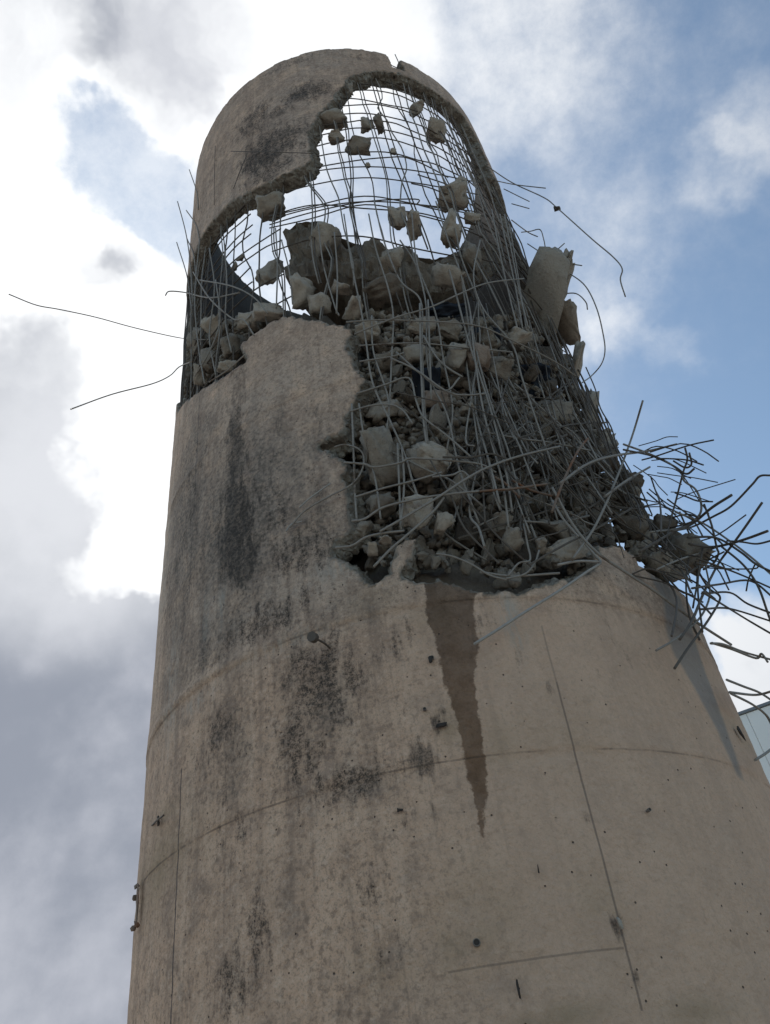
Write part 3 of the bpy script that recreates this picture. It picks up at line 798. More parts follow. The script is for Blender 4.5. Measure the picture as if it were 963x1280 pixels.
def arc_slab():
    """the broken inner floor whose ragged front edge and dark underside show in the opening"""
    top = [(352, 282), (368, 270), (392, 268), (408, 274), (424, 288), (450, 296), (480, 302), (510, 311), (545, 315), (575, 311), (605, 307), (632, 300), (652, 296)]
    r0 = R - .26
    T_ = [thz(x, y, r0) for x, y in top]; nt, nr, nz = 120, 14, 12
    tt = np.linspace(T_[0][0], T_[-1][0], nt); zt = np.interp(tt, [t[0] for t in T_], [t[1] for t in T_])
    thick = np.interp(tt, [tt[0], tt[0] + .15, tt[0] + .4, tt[-1]], [.95, .9, .55, .45])
    ring = []   # cross-section loop: front face up, top inward, back down, underside outward
    loop = [(0, j / nz) for j in range(nz)] + [(k / nr, 1) for k in range(nr)] + [(1, 1 - j / nz) for j in range(nz)] + [(1 - k / nr, 0) for k in range(nr)]
    Vs = []
    for i, t in enumerate(tt):
        for a, b_ in loop:
            z = zt[i] - thick[i] * (1 - b_); q = r0 - a * 1.1
            nx = fbm(t * 8 + 3, z * 4 + a * 3, 81, 5)
            q += nx * (.42 if a == 0 else .05) + (float(fbm(t * 30, z * 14, 85, 3)) * .12 if a == 0 else 0); z += fbm(t * 9, a * 4 + b_ * 2, 83, 4) * .09
            if a == 0: q -= .10 * abs(b_ - .5) ** 2 * 4
            Vs.append(cyl(t, z, q))
    m = len(loop); idx = np.arange(nt * m).reshape(nt, m); F = []
    for i in range(nt - 1):
        for j in range(m):
            F.append([idx[i, j], idx[i + 1, j], idx[i + 1, (j + 1) % m], idx[i, (j + 1) % m]])
    F.append(list(idx[0])); F.append(list(idx[-1][::-1]))
    o = obj('broken_floor_slab', new_mesh('broken_floor_slab', np.array(Vs), [list(map(int, f)) for f in F]), MRS)
    tag(o, 'thick dark broken floor slab across the opening under the bare mesh', 'concrete slab')


arc_slab()


def plate(name, label, face, thick, mat_face, mat_edge, seed, back):
    """a broken plate: smooth cast face outlined by face points (x, y, r), rough edge behind it"""
    pts = np.array([at(x, y, r) for x, y, r in face]); c = pts.mean(0)
    back = np.asarray(back)
    bm = bmesh.new()
    fv = []
    n = len(pts)
    # refine the outline and roughen it
    out = []
    for i in range(n):
        a, b_ = pts[i], pts[(i + 1) % n]
        for k in range(4): out.append(a + (b_ - a) * k / 4)
    out = np.array(out); out += (rng.random(out.shape) - .5) * .014
    layers = []
    for L in range(5):
        f = L / 4; sh = c + (out - c) * (1 + .04 * math.sin(f * 3.1)) + back * thick * f
        sh = sh + (rng.random(out.shape) - .5) * (.0 if L == 0 else .045)
        layers.append([bm.verts.new(v) for v in sh])
    cf = bm.verts.new(c + back * .01); cb = bm.verts.new(c + back * thick * 1.1)
    m = len(out)
    for i in range(m):
        j = (i + 1) % m
        f = bm.faces.new((layers[0][j], layers[0][i], cf)); f.material_index = 0; f.smooth = True
        f = bm.faces.new((layers[-1][i], layers[-1][j], cb)); f.material_index = 1
        for L in range(4):
            f = bm.faces.new((layers[L][i], layers[L][j], layers[L + 1][j], layers[L + 1][i])); f.material_index = 1
    bmesh.ops.recalc_face_normals(bm, faces=bm.faces[:])
    me = bpy.data.meshes.new(name); bm.to_mesh(me); bm.free(); me.materials.append(mat_face); me.materials.append(mat_edge)
    return tag(obj(name, me), label, 'concrete slab')


rightv = M[:, 0]; fwd = -M[:, 2]; upv = M[:, 1]
chunk('tilted_wall_slab', 'pale smooth faced wall block tilted outward at the right edge of the opening', 680, 366, 58, 112, R - .02, 41, MRP, None, deep=62, tilt=-.30, cat='concrete slab', shape=(18, 2, .11, .56))
chunk('fractured_edge', 'rough broken edge piece behind the tilted pale block', 700, 352, 26, 84, R + .10, 47, MR, None, deep=40, tilt=-.2, cat='concrete chunk', shape=(22, 2, .16, .7))


def rag(cx, cy, w, h, label, seed):
    p = at(cx, cy, R - .21); s = depth_of(p) / FPX; n = 16
    a = np.linspace(-.5, .5, n); X, Y = np.meshgrid(a, a, indexing='ij')
    edge = 1 - .35 * fbm(X * 3, Y * 3, seed, 3)
    Z = fbm(X * 4 + seed, Y * 4, seed + 2, 4) * .5 * (w + h) / 2
    Vv = np.stack([X * w * edge, Y * h * edge, Z], -1).reshape(-1, 3) * s @ M.T
    idx = np.arange(n * n).reshape(n, n)
    F = np.stack([idx[:-1, :-1], idx[1:, :-1], idx[1:, 1:], idx[:-1, 1:]], -1).reshape(-1, 4)
    me = new_mesh('plastic_sheet', Vv, F); smooth(me)
    o = obj('plastic_sheet', me, MPL, None, p)
    so_ = o.modifiers.new('thickness', 'SOLIDIFY'); so_.thickness = .006
    tag(o, label, 'plastic sheet', 'dark plastic sheets in the rubble')


MPL = mat_plain('dark_blue_plastic', (0.014, 0.017, 0.026), .6, .4, 20, .3)
rag(533, 492, 34, 66, 'crumpled dark blue plastic sheet behind the doubled upright bar', 3)
rag(607, 428, 36, 40, 'small dark blue plastic sheet above the reddish cube', 5)
rag(668, 478, 40, 44, 'dark plastic sheet deep between the slanting bars', 8)
rag(560, 388, 44, 18, 'narrow black plastic strip under the dark floor slab', 12)

# ------------------------------------------------------------------ reinforcing bars
NBAR = [0]


def spline(P, n):
    P = np.asarray(P, float)
    if len(P) == 2: return P[0] + (P[1] - P[0]) * np.linspace(0, 1, max(2, n // 2))[:, None]
    Q = np.vstack([2 * P[0] - P[1], P, 2 * P[-1] - P[-2]]); out = []
    for i in range(1, len(Q) - 2):
        p0, p1, p2, p3 = Q[i - 1], Q[i], Q[i + 1], Q[i + 2]
        for t in np.linspace(0, 1, n, endpoint=False):
            out.append(.5 * ((2 * p1) + (-p0 + p2) * t + (2 * p0 - 5 * p1 + 4 * p2 - p3) * t * t + (-p0 + 3 * p1 - 3 * p2 + p3) * t ** 3))
    out.append(Q[-2]); return np.array(out)


def tube(P, rad, sides=6):
    P = np.asarray(P, float); n = len(P)
    Tn = np.gradient(P, axis=0); Tn /= np.linalg.norm(Tn, axis=1)[:, None] + 1e-9
    ref = np.array([0, 0, 1.0]) if abs(Tn[0][2]) < .9 else np.array([1.0, 0, 0])
    nrm = np.cross(Tn[0], ref); nrm /= np.linalg.norm(nrm)
    Vs = []
    for i in range(n):
        nrm = nrm - Tn[i] * nrm.dot(Tn[i]); nrm /= np.linalg.norm(nrm) + 1e-9
        b_ = np.cross(Tn[i], nrm)
        for k in range(sides):
            a = 2 * math.pi * k / sides; Vs.append(P[i] + rad * (math.cos(a) * nrm + math.sin(a) * b_))
    F = []
    for i in range(n - 1):
        for k in range(sides):
            F.append((i * sides + k, i * sides + (k + 1) % sides, (i + 1) * sides + (k + 1) % sides, (i + 1) * sides + k))
    F.append(tuple(range(sides))[::-1]); F.append(tuple(range((n - 1) * sides, n * sides)))
    return Vs, F


EXTRA = []


def bar(P, rad=.008, mat=None, name='rebar', seg=6, label=None, extra=False):
    P = spline(P, seg); rad *= .72
    if extra:
        EXTRA.append(tube(P, rad, 5)); return None
    o0 = P[0].copy(); Vs, F = tube(P - o0, rad)
    me = new_mesh(name, Vs, F); me.polygons.foreach_set('use_smooth', [len(p.vertices) == 4 for p in me.polygons])
    o = obj(name, me, mat or MS, tower, o0 - TL); NBAR[0] += 1
    if label: o['label'] = label
    return o


def pbar(pts, r=R, rad=.0085, mat=None, jit=.0, **k):
    """bar through image-plane guide points resting at distance r (or r0..r1) from the axis"""
    n = len(pts); rr = r if isinstance(r, (tuple, list)) else (r, r)
    Q = []
    for i, p in enumerate(pts):
        q = at(p[0], p[1], rr[0] + (rr[1] - rr[0]) * i / max(1, n - 1))
        Q.append(q + (rng.random(3) - .5) * jit)
    return bar(Q, rad, mat, **k)


def hole_depth(th, z): return float(sdf(np.array(th * R), np.array(z), HOLE))


# the vertical bars of the upper mesh
deg = -82.0
while deg < 74:
    th0 = math.radians(deg + rnd.uniform(-1.1, 1.1)); ph = rnd.uniform(0, 99); amp = rnd.choice([.04, .07, .12, .18, .24]); lean = rnd.uniform(-.16, .16)
    zl = 6.3 if deg < -15 else 6.6 + rnd.uniform(-.5, .4)
    if rnd.random() < .12: zl += rnd.uniform(.6, 1.6)
    zz = np.arange(zl, 11.35, .28); P = []
    for z in zz:
        e = min(1, max(0, (hole_depth(th0, z) - .05) / .6))
        d = (float(fbm(z * .9 + ph, ph, 200, 3)) * 2 * amp + lean * max(0, 9.6 - z) / 3) * e
        P.append(cyl(th0 + d / R, z, R - .085 + float(fbm(z + ph, 3, 201, 2)) * .10 * e))
    bar(P, rnd.choice([.0085, .0095, .0105]), MS if rnd.random() < .5 else MSD, seg=2)
    if rnd.random() < .22:
        P2 = [p + np.array([.022 + .03 * float(fbm(q * .7, ph, 260, 2)), .0, .0]) for q, p in enumerate(P)]
        bar(P2, .0085, MSD, seg=2, extra=True)
    deg += rnd.choice([3.0, 4.0, 4.8, 5.6])
for dg in [18, 25, 31, 37, 41, 46, 50, 55, 59, -70, -66, -62, -58, -54]:      # a second, inner layer
    th0 = math.radians(dg + rnd.uniform(-1, 1)); ph = rnd.uniform(0, 99); sl = rnd.uniform(-.02, .10) if dg > 0 else rnd.uniform(-.05, .05)
    P = [cyl(th0 + (sl * (10.8 - z) / 3 + float(fbm(z * .8 + ph, 1, 210, 3)) * .07 * (z < 10.5)) / R, z, R - .135) for z in np.arange(6.8 if dg > 0 else 6.5, 11.3, .3)]
    bar(P, .0095, MSD, seg=2)
# the rings of the upper mesh
rows = [11.05, 10.86, 10.66, 10.46, 10.26, 10.06, 9.86, 9.64, 9.42, 9.20, 8.98]
for z in rows:
    P = []; ph = rnd.uniform(0, 99)
    a0 = -40 if z > 9.6 else -66; a1 = 70
    if rnd.random() < .25: a1 = rnd.uniform(30, 60)
    for dg in np.arange(a0, a1, 5.0):
        th = math.radians(dg); e = min(1, max(0, hole_depth(th, z) / .4))
        P.append(cyl(th, z + float(fbm(dg * .05 + ph, z, 220, 4)) * .30 * e, R - .10 + float(fbm(dg * .06, ph, 221, 2)) * .08 * e))
    bar(P, .009, MSD, seg=3)
for z in np.arange(6.75, 9.9, .2):                     # left flank and right flank rows
    for (a0, a1) in ((-84, -22 + rnd.uniform(-8, 10)), (26 + rnd.uniform(-8, 14), 74)):
        if a0 > 0 and z > 8.9: continue
        if a0 > 0 and z < 7.3: continue
        ph = rnd.uniform(0, 99)
        P = [cyl(math.radians(dg), z + float(fbm(dg * .06 + ph, z, 230, 3)) * .14, R - .10 + float(fbm(dg * .07, ph, 231, 2)) * .07) for dg in np.arange(a0, a1, 5.0)]
        bar(P, .009, MSD, seg=3)
# the sagging bunch of rings across the middle of the mesh
for (ya, yb, yc, x1) in [(258, 243, 262, 612), (262, 252, 256, 600), (254, 262, 268, 560), (266, 250, 246, 520), (272, 258, 280, 590), (300, 296, 318, 600), (232, 222, 236, 604), (214, 208, 222, 606)]:
    pbar([(338, ya + 14), (390, ya), (455, yb), (520, (yb + yc) / 2 + rnd.uniform(-4, 4)), (x1, yc + 8)], R - .10, .009, MSD, jit=.03)

HAND = [
 # uprights and hanging bars in front of the rubble
 ([(461, 268), (470, 310), (485, 360), (492, 395), (490, 440), (487, 500), (485, 538)], .0, .0095),
 ([(468, 250), (480, 300), (500, 350), (526, 375), (528, 430), (530, 500), (535, 562)], .01, .0095),
 ([(515, 268), (520, 320), (533, 380), (533, 440), (540, 480), (560, 520), (575, 590), (600, 655)], .0, .0095),
 ([(500, 300), (520, 330), (544, 390), (555, 450), (566, 510), (559, 565)], -.02, .009),
 ([(545, 252), (560, 300), (575, 340), (585, 400), (591, 450)], -.02, .009),
 ([(430, 268), (440, 330), (452, 390), (458, 430), (466, 480), (490, 530), (507, 570), (516, 600), (524, 626)], .02, .0095),
 ([(398, 280), (404, 330), (418, 380), (424, 395)], .0, .009), ([(418, 290), (422, 340), (421, 392)], .01, .009),
 ([(352, 300), (362, 340), (366, 380)], .01, .009), ([(345, 285), (347, 330), (346, 385)], -.02, .009),
 ([(535, 375), (537, 430), (539, 500)], .02, .010), ([(525, 380), (526, 440), (529, 520), (534, 556)], .03, .011),
 ([(600, 300), (592, 345), (604, 385), (640, 430), (652, 470), (668, 520), (690, 580)], .02, .009),
 ([(625, 268), (634, 310), (645, 360), (654, 412)], .03, .0095), ([(631, 268), (641, 320), (650, 370), (660, 410)], .03, .0095), ([(637, 280), (647, 340), (658, 414)], .02, .009), ([(615, 262), (626, 320), (638, 372), (648, 414)], .03, .009),
 ([(572, 330), (586, 380), (596, 440), (612, 500), (634, 560), (650, 620)], .02, .0095), ([(560, 330), (572, 375), (584, 420), (600, 470), (615, 520), (632, 590), (640, 640)], .03, .010),
 ([(588, 395), (594, 450), (606, 520), (628, 600), (636, 660)], .04, .0095),
 ([(465, 395), (467, 440), (486, 500), (483, 545)], .01, .009),
 ([(440, 505), (442, 560), (444, 620), (446, 650)], .02, .0095), ([(449, 505), (456, 550), (470, 600), (476, 650)], .0, .009), ([(497, 555), (499, 610), (502, 662)], .04, .0095), ([(503, 560), (505, 605), (500, 660)], .04, .009),
 # long crossing bars
 ([(443, 418), (470, 407), (500, 395), (540, 383), (575, 367), (610, 354), (655, 348)], .06, .0085), ([(433, 402), (480, 400), (550, 402), (600, 408), (640, 425), (690, 450), (720, 470)], .05, .0085),
 ([(450, 432), (520, 429), (580, 435), (640, 440)], .02, .008), ([(450, 452), (490, 446), (505, 441)], .03, .0085), ([(445, 492), (480, 481), (511, 473), (520, 500), (530, 522), (560, 545), (590, 572)], .04, .009),
 ([(436, 514), (465, 507), (490, 506), (505, 514), (516, 530)], .03, .0085), ([(488, 448), (520, 462), (560, 490), (585, 494), (606, 492)], .04, .0095), ([(496, 440), (525, 466), (556, 488), (575, 472)], .03, .009), ([(530, 420), (545, 445), (560, 460), (578, 471)], .04, .0095),
 ([(445, 622), (480, 610), (520, 600), (552, 590)], .05, .0085), ([(440, 651), (456, 648), (480, 634), (520, 624), (560, 618), (600, 614), (640, 612)], .07, .0095),
 ([(475, 664), (505, 648), (545, 624), (585, 598), (610, 584), (650, 570), (700, 558)], .08, .010), ([(468, 708), (490, 686), (510, 668), (540, 640), (556, 622)], .06, .010),
 ([(545, 692), (566, 695), (590, 706), (612, 719), (634, 725)], .03, .0075), ([(632, 724), (655, 718), (668, 704), (674, 688)], .03, .008), ([(635, 720), (648, 704), (663, 700), (660, 680), (654, 655)], .03, .008),
 ([(430, 578), (455, 580), (470, 584), (500, 578), (515, 573), (560, 575), (600, 580), (620, 590)], .05, .009), ([(420, 684), (440, 682), (458, 672), (480, 666), (506, 664)], .06, .0095),
 ([(362, 660), (380, 640), (410, 622), (440, 606), (452, 590), (455, 572), (447, 560), (430, 556), (418, 558)], .03, .0075), ([(374, 635), (388, 622), (413, 604)], .02, .007), ([(358, 664), (364, 656), (378, 652)], .02, .007),
 ([(540, 596), (565, 594), (578, 590), (590, 598)], .05, .009), ([(600, 715), (640, 720), (700, 716)], .02, .009),
 ([(593, 806), (625, 786), (660, 764), (700, 738), (735, 715), (750, 704), (744, 694), (728, 676), (705, 650), (690, 625)], .05, .010), ([(698, 706), (724, 701), (750, 702)], .06, .010),
 ([(690, 610), (716, 655), (745, 690), (780, 714), (820, 740), (870, 776), (914, 806)], .09, .011),
 # left side
 ([(12, 368), (45, 381), (75, 387), (120, 397), (170, 410), (226, 423), (262, 425)], .0, .006), ([(89, 511), (140, 493), (190, 480), (212, 470), (224, 459), (240, 452)], .0, .0075),
 ([(222, 252), (232, 290), (238, 330), (241, 380)], .0, .009), ([(237, 212), (246, 240), (248, 262)], .0, .009), ([(221, 303), (234, 345), (240, 390)], .0, .009), ([(233, 263), (245, 280), (250, 300)], .0, .009), ([(207, 369), (212, 364), (232, 366), (262, 372), (300, 366)], .0, .009), ([(234, 298), (242, 318), (246, 350)], .0, .009),
 ([(250, 350), (290, 358), (318, 372), (335, 392)], .03, .0085), ([(242, 340), (262, 372), (290, 398), (305, 400), (318, 420)], .04, .0085), ([(244, 470), (262, 440), (275, 400), (270, 350)], .02, .0085), ([(262, 478), (285, 462), (308, 442)], .03, .0085), ([(270, 470), (262, 420), (268, 360), (262, 310)], .0, .0085), ([(256, 480), (248, 430), (244, 370), (250, 300)], .02, .0085), ([(290, 440), (282, 400), (284, 350), (280, 300)], .0, .0085),
 ([(289, 189), (340, 190), (392, 192)], .04, .0055), ([(292, 236), (300, 215), (308, 196)], .03, .0055), ([(318, 212), (322, 202), (320, 196), (326, 190), (334, 190)], .03, .005), ([(268, 256), (268, 220), (269, 182)], .012, .0045),
 # right side, upper
 ([(606, 205), (640, 228), (680, 247), (697, 260), (740, 298), (766, 321), (778, 336), (776, 350), (782, 371)], .02, .0085), ([(620, 226), (645, 231), (682, 235)], .0, .008), ([(630, 236), (650, 246), (662, 252)], .0, .008), ([(640, 255), (662, 261)], .0, .008), ([(652, 290), (664, 289), (675, 287), (680, 300), (682, 308)], .0, .008), ([(640, 275), (660, 290), (672, 296)], .0, .008), ([(660, 305), (680, 318), (690, 322)], .0, .008),
 ([(690, 330), (712, 342), (732, 358), (746, 386), (755, 420), (756, 440), (752, 456), (740, 470), (728, 478)], .0, .008), ([(700, 368), (720, 367), (732, 377), (735, 387)], .05, .008), ([(694, 326), (712, 330), (728, 332)], .06, .008), ([(694, 352), (712, 349)], .06, .008), ([(692, 316), (706, 304)], .06, .008),
 ([(715, 700), (745, 655), (770, 600), (790, 545), (804, 500)], .08, .011), ([(700, 605), (735, 580), (770, 570), (810, 564), (846, 555)], .10, .012), ([(756, 620), (785, 600), (812, 584)], .10, .011),
 # curled bundle off the right shoulder
 ([(857, 560), (859, 574), (855, 590), (845, 625), (836, 660), (832, 690)], .10, .010), ([(868, 586), (858, 592), (842, 582), (815, 570), (780, 562)], .10, .011), ([(862, 566), (864, 580), (856, 584), (842, 576)], .14, .010),
 ([(780, 556), (810, 566), (838, 580), (852, 592), (856, 602), (870, 612), (877, 630), (873, 646), (850, 660), (812, 666)], .12, .011), ([(915, 618), (890, 635), (866, 655), (845, 664), (800, 690)], .16, .013), ([(963, 594), (950, 595), (940, 606), (914, 632), (892, 645), (866, 658), (840, 664)], .2, .010),
 ([(953, 628), (935, 655), (918, 678), (898, 705), (880, 740), (866, 775), (850, 800)], .22, .011), ([(960, 664), (935, 673), (912, 679), (890, 683), (862, 680)], .2, .012), ([(966, 675), (946, 680), (928, 678), (908, 676)], .25, .009),
 ([(880, 630), (890, 656), (896, 684), (898, 692), (892, 704), (880, 712)], .2, .010), ([(822, 712), (850, 700), (880, 690), (896, 684)], .16, .009),
 ([(845, 640), (880, 655), (915, 678), (940, 697), (968, 722)], .2, .010), ([(860, 672), (895, 672), (925, 690), (945, 705), (968, 716)], .2, .011), ([(872, 704), (905, 710), (945, 711), (944, 705), (936, 724), (933, 739)], .25, .007), ([(872, 698), (920, 716), (968, 736)], .2, .009), ([(865, 736), (900, 730), (938, 726), (968, 748)], .25, .009),
 ([(868, 705), (886, 735), (899, 744), (899, 752), (884, 776), (858, 812), (843, 835)], .14, .010), ([(878, 742), (912, 741), (935, 755), (968, 767)], .2, .009), ([(876, 761), (912, 761), (968, 778)], .2, .009), ([(878, 740), (905, 757), (935, 775), (968, 794)], .25, .009), ([(902, 683), (930, 706), (948, 732), (960, 765), (968, 790)], .25, .010),
 ([(820, 813), (845, 798), (872, 776), (884, 755), (888, 735), (880, 700)], .10, .009), ([(888, 804), (905, 806), (930, 815), (968, 826)], .12, .010), ([(890, 804), (915, 812), (945, 822), (952, 818), (960, 828)], .12, .010),
 ([(908, 850), (930, 858), (950, 866), (968, 878)], .1, .010), ([(912, 866), (945, 869), (968, 863)], .1, .010), ([(914, 867), (940, 880), (958, 894), (966, 908)], .1, .010), ([(945, 950), (958, 941), (970, 932)], .1, .010),
 ([(850, 640), (866, 680), (872, 720), (866, 760)], .12, .009), ([(862, 690), (858, 730), (862, 770), (874, 800)], .10, .009), ([(880, 680), (872, 730), (878, 790)], .16, .009), ([(856, 720), (885, 700), (905, 690)], .14, .009),
]
MSP = mat_steel('pale_dusted_steel', (0.30, 0.265, 0.23), (0.48, 0.43, 0.38), (0.24, 0.19, 0.15), 0.0)
for (pts, dr, rad) in HAND:
    pale = pts[0] in ((593, 806), (698, 706), (374, 635), (358, 664))
    pbar(pts, R + dr, rad, MSP if pale else MSD if pts[0][0] > 845 and pts[0][1] < 780 else MS if rad > .0078 or pts[0][1] > 400 else MSD, jit=.006)
pbar([(600, 614), (640, 611), (684, 605)], R + .085, .0105, MSR, label='rust red bar lying across the tangle')
pbar([(618, 596), (634, 606), (650, 622)], R + .03, .012, MSR); pbar([(640, 600), (662, 612), (690, 620)], R + .02, .011, MSR)
pbar([(690, 640), (705, 600), (722, 565), (735, 548)], R + .10, .011, MSR)

# the fan of slanting bars that hang from the upper right towards the right shoulder
for i in range(40):
    f = rnd.random(); s = (lambda a, b_: a + (b_ - a) * f)
    x0 = s(590, 664) + rnd.uniform(-14, 14); y0 = rnd.uniform(350, 540)
    k0 = (y0 - 350) / 300; x0 += k0 * s(20, 120)
    x1 = s(600, 860) + rnd.uniform(-70, 50); y1 = s(655, 660) + rnd.uniform(-110, 30)
    x1 = min(x1, 520 + .455 * y1 + rnd.uniform(-40, 4))
    if y1 - y0 < 60: y1 = y0 + 60
    kx = rnd.uniform(.25, .75); bend = rnd.uniform(-20, 12)        # straight runs with one or two kinks
    mx, my = x0 + (x1 - x0) * kx + bend, y0 + (y1 - y0) * kx + rnd.uniform(-4, 10)
    pts = [(x0, y0), (x0 + (mx - x0) * .5, y0 + (my - y0) * .5), (mx, my), (mx + (x1 - mx) * .5, my + (y1 - my) * .5), (x1, y1)]
    if rnd.random() < .35: pts.append((x1 + rnd.uniform(-5, 22), y1 + rnd.uniform(4, 20)))
    ra = R + rnd.uniform(-.32, -.02); rb = R + rnd.uniform(-.12, .10)
    pbar(pts, (ra, rb), rnd.choice([.007, .0085, .010]), rnd.choice([MS, MS, MSD]), jit=.012, seg=4)
# thin bars of the same slope, too many to pick apart
for i in range(70):
    x = rnd.uniform(600, 800); y = rnd.uniform(400, 640)
    if x > 500 + .455 * y or x < 560 + (y - 400) * .12: continue
    a = math.atan2(1, rnd.gauss(.52, .3)); L = rnd.uniform(25, 75); q = rnd.uniform(-7, 7)
    c, s_ = math.cos(a) * L, math.sin(a) * L
    pbar([(x - c, y - s_), (x - c * .2 + q, y - s_ * .2), (x + c * .4 - q, y + s_ * .4), (x + c, y + s_)], R + rnd.uniform(-.2, .05), rnd.choice([.005, .006, .0075]), MS, jit=.01, seg=2, extra=True)
for dg in (-61, -64, -66, -68):
    th0 = math.radians(dg); ph = rnd.uniform(0, 99)
    bar([cyl(th0 + float(fbm(z + ph, 1, 240, 3)) * .07, z, R - .03 + .05 * float(fbm(z * 1.3 + ph, 4, 241, 3))) for z in np.arange(6.85, 9.7, .3)], .009, MSD, seg=2, extra=True)
# bars hugging the right outline
for i in range(15):
    y0 = rnd.uniform(395, 540); y1 = y0 + rnd.uniform(60, 200); o_ = rnd.uniform(-26, 2); sl = rnd.uniform(-.05, .05)
    pts = [(520 + .455 * y + o_ + sl * (y - y0) + rnd.uniform(-3, 3), y) for y in np.linspace(y0, min(y1, 690), 5)]
    pbar(pts, R + rnd.uniform(-.04, .03), .008, MSD, jit=.02, seg=4, extra=True)
# cross tangle in the lower opening
for i in range(84):
    x, y = rnd.uniform(540, 800), rnd.uniform(500, 672)
    if x > 500 + .455 * y: continue
    a = math.radians(rnd.choice([rnd.uniform(15, 75), rnd.uniform(15, 75), rnd.uniform(-50, 10)])); L = rnd.uniform(18, 80)
    c, s_ = math.cos(a) * L, math.sin(a) * L; q = rnd.uniform(-9, 9)
    pbar([(x - c, y - s_), (x - c * .3 + q * .3, y - s_ * .3 - q * .3), (x + c * .2 + q, y + s_ * .2 - q), (x + c, y + s_)], R + rnd.uniform(-.16, .08), rnd.choice([.006, .008, .0095]), MS, jit=.012, seg=4, extra=i > 24)
# loops and ends springing out over the right shoulder
for i in range(52):
    x, y = rnd.uniform(780, 850), rnd.uniform(555, 720); L = rnd.uniform(30, 100); a = math.radians(rnd.uniform(-25, 70))
    pts = [(x, y)]
    for k in range(3):
        f = rnd.uniform(.2, .5); x += math.cos(a) * L * f; y += math.sin(a) * L * f; a += math.radians(rnd.choice([0, 6, 14, 34, -18])); pts.append((x, y))
    pbar(pts, (R - .02, R + rnd.uniform(.05, .35)), rnd.choice([.0055, .007, .0085]), MSD, jit=.01, seg=3, extra=True)
# notch in the rim shows two bar ends
pbar([(488, 88), (503, 84)], R - .1, .008, MSD); pbar([(490, 82), (508, 90)], R - .1, .008, MSD); pbar([(494, 68), (499, 80), (502, 96)], R - .1, .008, MSD)
off = 0; EV = []; EF = []
for Vs, F in EXTRA:
    EV += list(Vs); EF += [tuple(q + off for q in f) for f in F]; off += len(Vs)
o = obj('rebar_tangle', new_mesh('rebar_tangle', np.array(EV) - TL, EF), MSD, tower); o['kind'] = 'stuff'

# ------------------------------------------------------------------ fittings on the wall
def knob(cx, cy, rad, off=.0, mat=None, name='bar_nut'):
    Vv, F = blob(900 + int(cx), 14, 1, .04); p = at(cx, cy, R + off) - TL
    return obj(name, new_mesh(name, Vv * rad * 2, F), mat or MSD, tower, p)


rod = bar([at(414, 811, R - .03), at(404, 803, R + .06), at(392, 797, R + .16)], .008, MSD, name='anchor_rod')
hx = at(392, 797, R + .165) - at(414, 811, R - .03); hx /= np.linalg.norm(hx)
for k in range(3):
    c = at(392, 797, R + .155) + hx * .012 * (k - 1); Vs, F = tube([c, c + hx * .009], .026, 10)
    obj('anchor_washer', new_mesh('anchor_washer', np.array(Vs) - TL, F), MSD, tower)
knob(697, 260, .035)
MH = mat_plain('hole_shade_and_flake', (0.060, 0.048, 0.040), .95, .3)  # dark tone of the wall flakes; on bore discs it paints the hole's shade
MPV = mat_plain('grey_plastic_sleeve', (0.20, 0.17, 0.145), .8, .2)


def sleeve(cx, cy, w, name='tie_hole'):
    """a short formwork sleeve set in the wall: pale rim, flat dark disc painted as the shaded bore"""
    th, z = thz(cx, cy); p = cyl(th, z, R); n_ = np.array([math.sin(th), -math.cos(th), 0]); s = depth_of(p) / FPX * w / 2
    t1 = np.array([math.cos(th), math.sin(th), 0]); up_ = np.array([0, 0, 1.0]); N = 14; Vs = []; F = []
    prof = [(1.3, -.01), (1.22, .004), (1.0, .004), (.95, -.02)]
    for (q, d) in prof:
        for k in range(N):
            a = 2 * math.pi * k / N; Vs.append(p + n_ * d + (t1 * math.cos(a) + up_ * math.sin(a)) * s * q)
    for L in range(3):
        for k in range(N): F.append((L * N + k, L * N + (k + 1) % N, (L + 1) * N + (k + 1) % N, (L + 1) * N + k))
    o = obj(name, new_mesh(name, np.array(Vs) - TL, F), MPV, tower)
    Vs2 = [p + n_ * .0025 + (t1 * math.cos(2 * math.pi * k / N) + up_ * math.sin(2 * math.pi * k / N)) * s for k in range(N)]
    obj('bore', new_mesh('bore', np.array(Vs2) - TL, [tuple(range(N))]), MH, o)


sleeve(596, 1178, 7.5); sleeve(540, 822, 4.5); sleeve(812, 1012, 3.5); sleeve(531, 886, 3.5)


def spall(cx, cy, w, h, seed, mat=None, name='spall_flake', tilt=0.):
    """a small ragged dark flake or scab proud of the wall"""
    p = at(cx, cy, R + .004); s = depth_of(p) / FPX; th = thz(cx, cy)[0]
    Vv, F = blob(seed, 12, 1, .1)
    a = tilt; Vv = (Vv * np.array([w * s, .012, h * s * 1.2])) @ np.array([[math.cos(a), 0, -math.sin(a)], [0, 1, 0], [math.sin(a), 0, math.cos(a)]]).T
    Rz = np.array([[math.cos(th), -math.sin(th), 0], [math.sin(th), math.cos(th), 0], [0, 0, 1]])
    obj(name, new_mesh(name, Vv @ Rz.T, F), mat or MH, tower, p - TL)


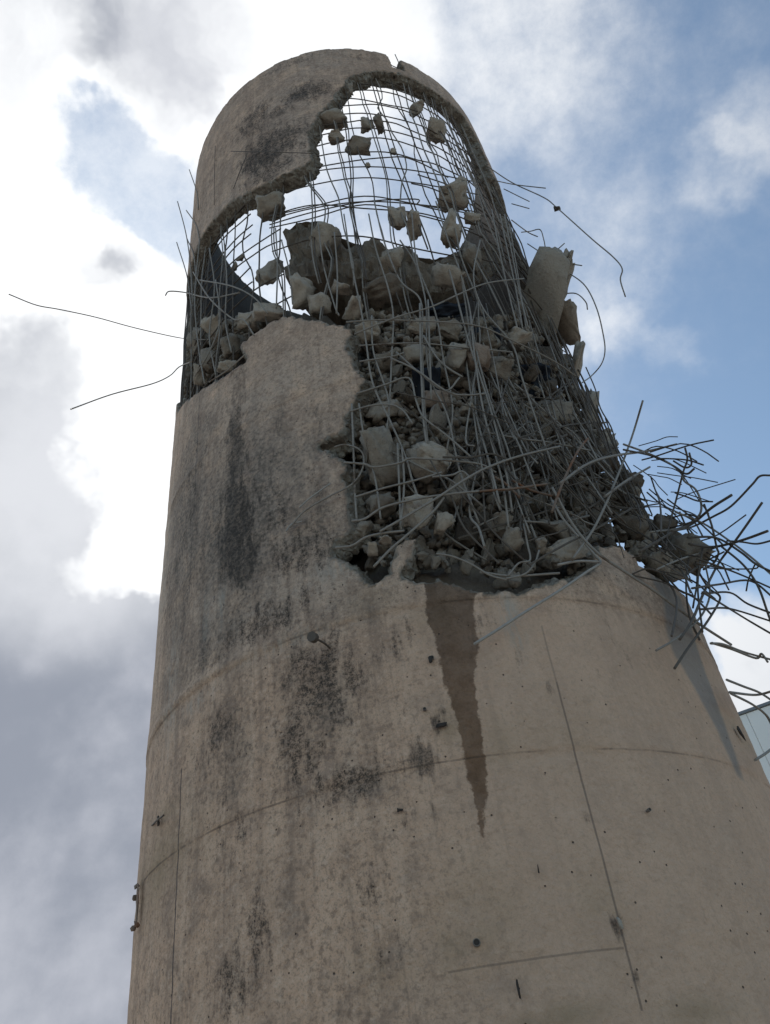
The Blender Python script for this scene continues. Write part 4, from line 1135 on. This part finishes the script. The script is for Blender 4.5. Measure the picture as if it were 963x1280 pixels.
spall(552, 906, 15, 5, 921); spall(538, 824, 5, 9, 922); spall(927, 918, 9, 18, 923, tilt=.5); spall(775, 1154, 6, 12, 924, MR); spall(648, 1236, 3, 20, 925); spall(673, 1086, 2, 9, 926)
spall(198, 1026, 6, 14, 927, tilt=.3); spall(172, 1130, 9, 44, 929, MSR, 'rusted_plate'); spall(500, 1012, 8, 4, 928)
bar([at(190, 1032, R - .02), at(196, 1026, R + .02), at(205, 1019, R + .05)], .007, MSD, name='tie_wire')
for (x, y) in [(171, 1108), (169, 1122), (167, 1160), (172, 1155)]: knob(x, y, .016, .01, MSR, 'bolt_head')
bar([at(575, 1010, R), at(550, 960, R + .003)], .002, MSD, name='tie_wire') if False else None

# ------------------------------------------------------------------ pale building beyond, at the right
def far_building():
    e = bpy.data.objects.new('clad_building', None); COL.objects.link(e)
    d = ray(931, 888); dist = 34.0; k = dist / math.hypot(d[0], d[1]); corner = CAM + d * k
    zt = corner[2]; az = math.atan2(d[0], d[1])
    x0 = np.array([math.sin(az), math.cos(az)]) * dist
    e.location = (x0[0], x0[1], 0); e.rotation_euler = (0, 0, -az + math.radians(-6))
    tag(e, 'pale blue white clad building at the right behind the tower', 'building')
    mw = mat_plain('pale_cladding', (0.92, 0.87, 0.80), .8, .06, .6)
    mt = mat_plain('grey_trim', (0.22, 0.23, 0.24), .6, .15, 2); mg = mat_plain('window_glass', (0.05, 0.06, 0.07), .12, .2, 1, .6)

    def box(name, a, b_, mat, parent):
        bm = bmesh.new(); bmesh.ops.create_cube(bm, size=1)
        for v in bm.verts: v.co = Vector([(a[i] + b_[i]) / 2 + v.co[i] * (b_[i] - a[i]) for i in range(3)])
        bmesh.ops.bevel(bm, geom=bm.edges[:], offset=.015, segments=1, affect='EDGES')
        me = bpy.data.meshes.new(name); bm.to_mesh(me); bm.free(); return obj(name, me, mat, parent)
    Lx, Ly = 22.0, 14.0
    box('wall', (-4, 0.06, 0), (Lx, Ly, zt - .1), mw, e)
    for i in range(26):
        box('cladding_panel', (-4 + i, 0, 0.3), (-4 + i + .985, .055, zt - .14), mw, e)
    box('roof_edge', (-4.1, -.08, zt - .12), (Lx + .1, Ly + .1, zt), mt, e)
    for i in range(6):
        w = box('window', (-2.6 + i * 4, -.07, zt - 4.6), (-.4 + i * 4, -.005, zt - 3.2), mt, e)
        box('pane', (-2.5 + i * 4, -.09, zt - 4.5), (-.5 + i * 4, -.075, zt - 3.3), mg, w)


far_building()
print('rebars', NBAR[0])
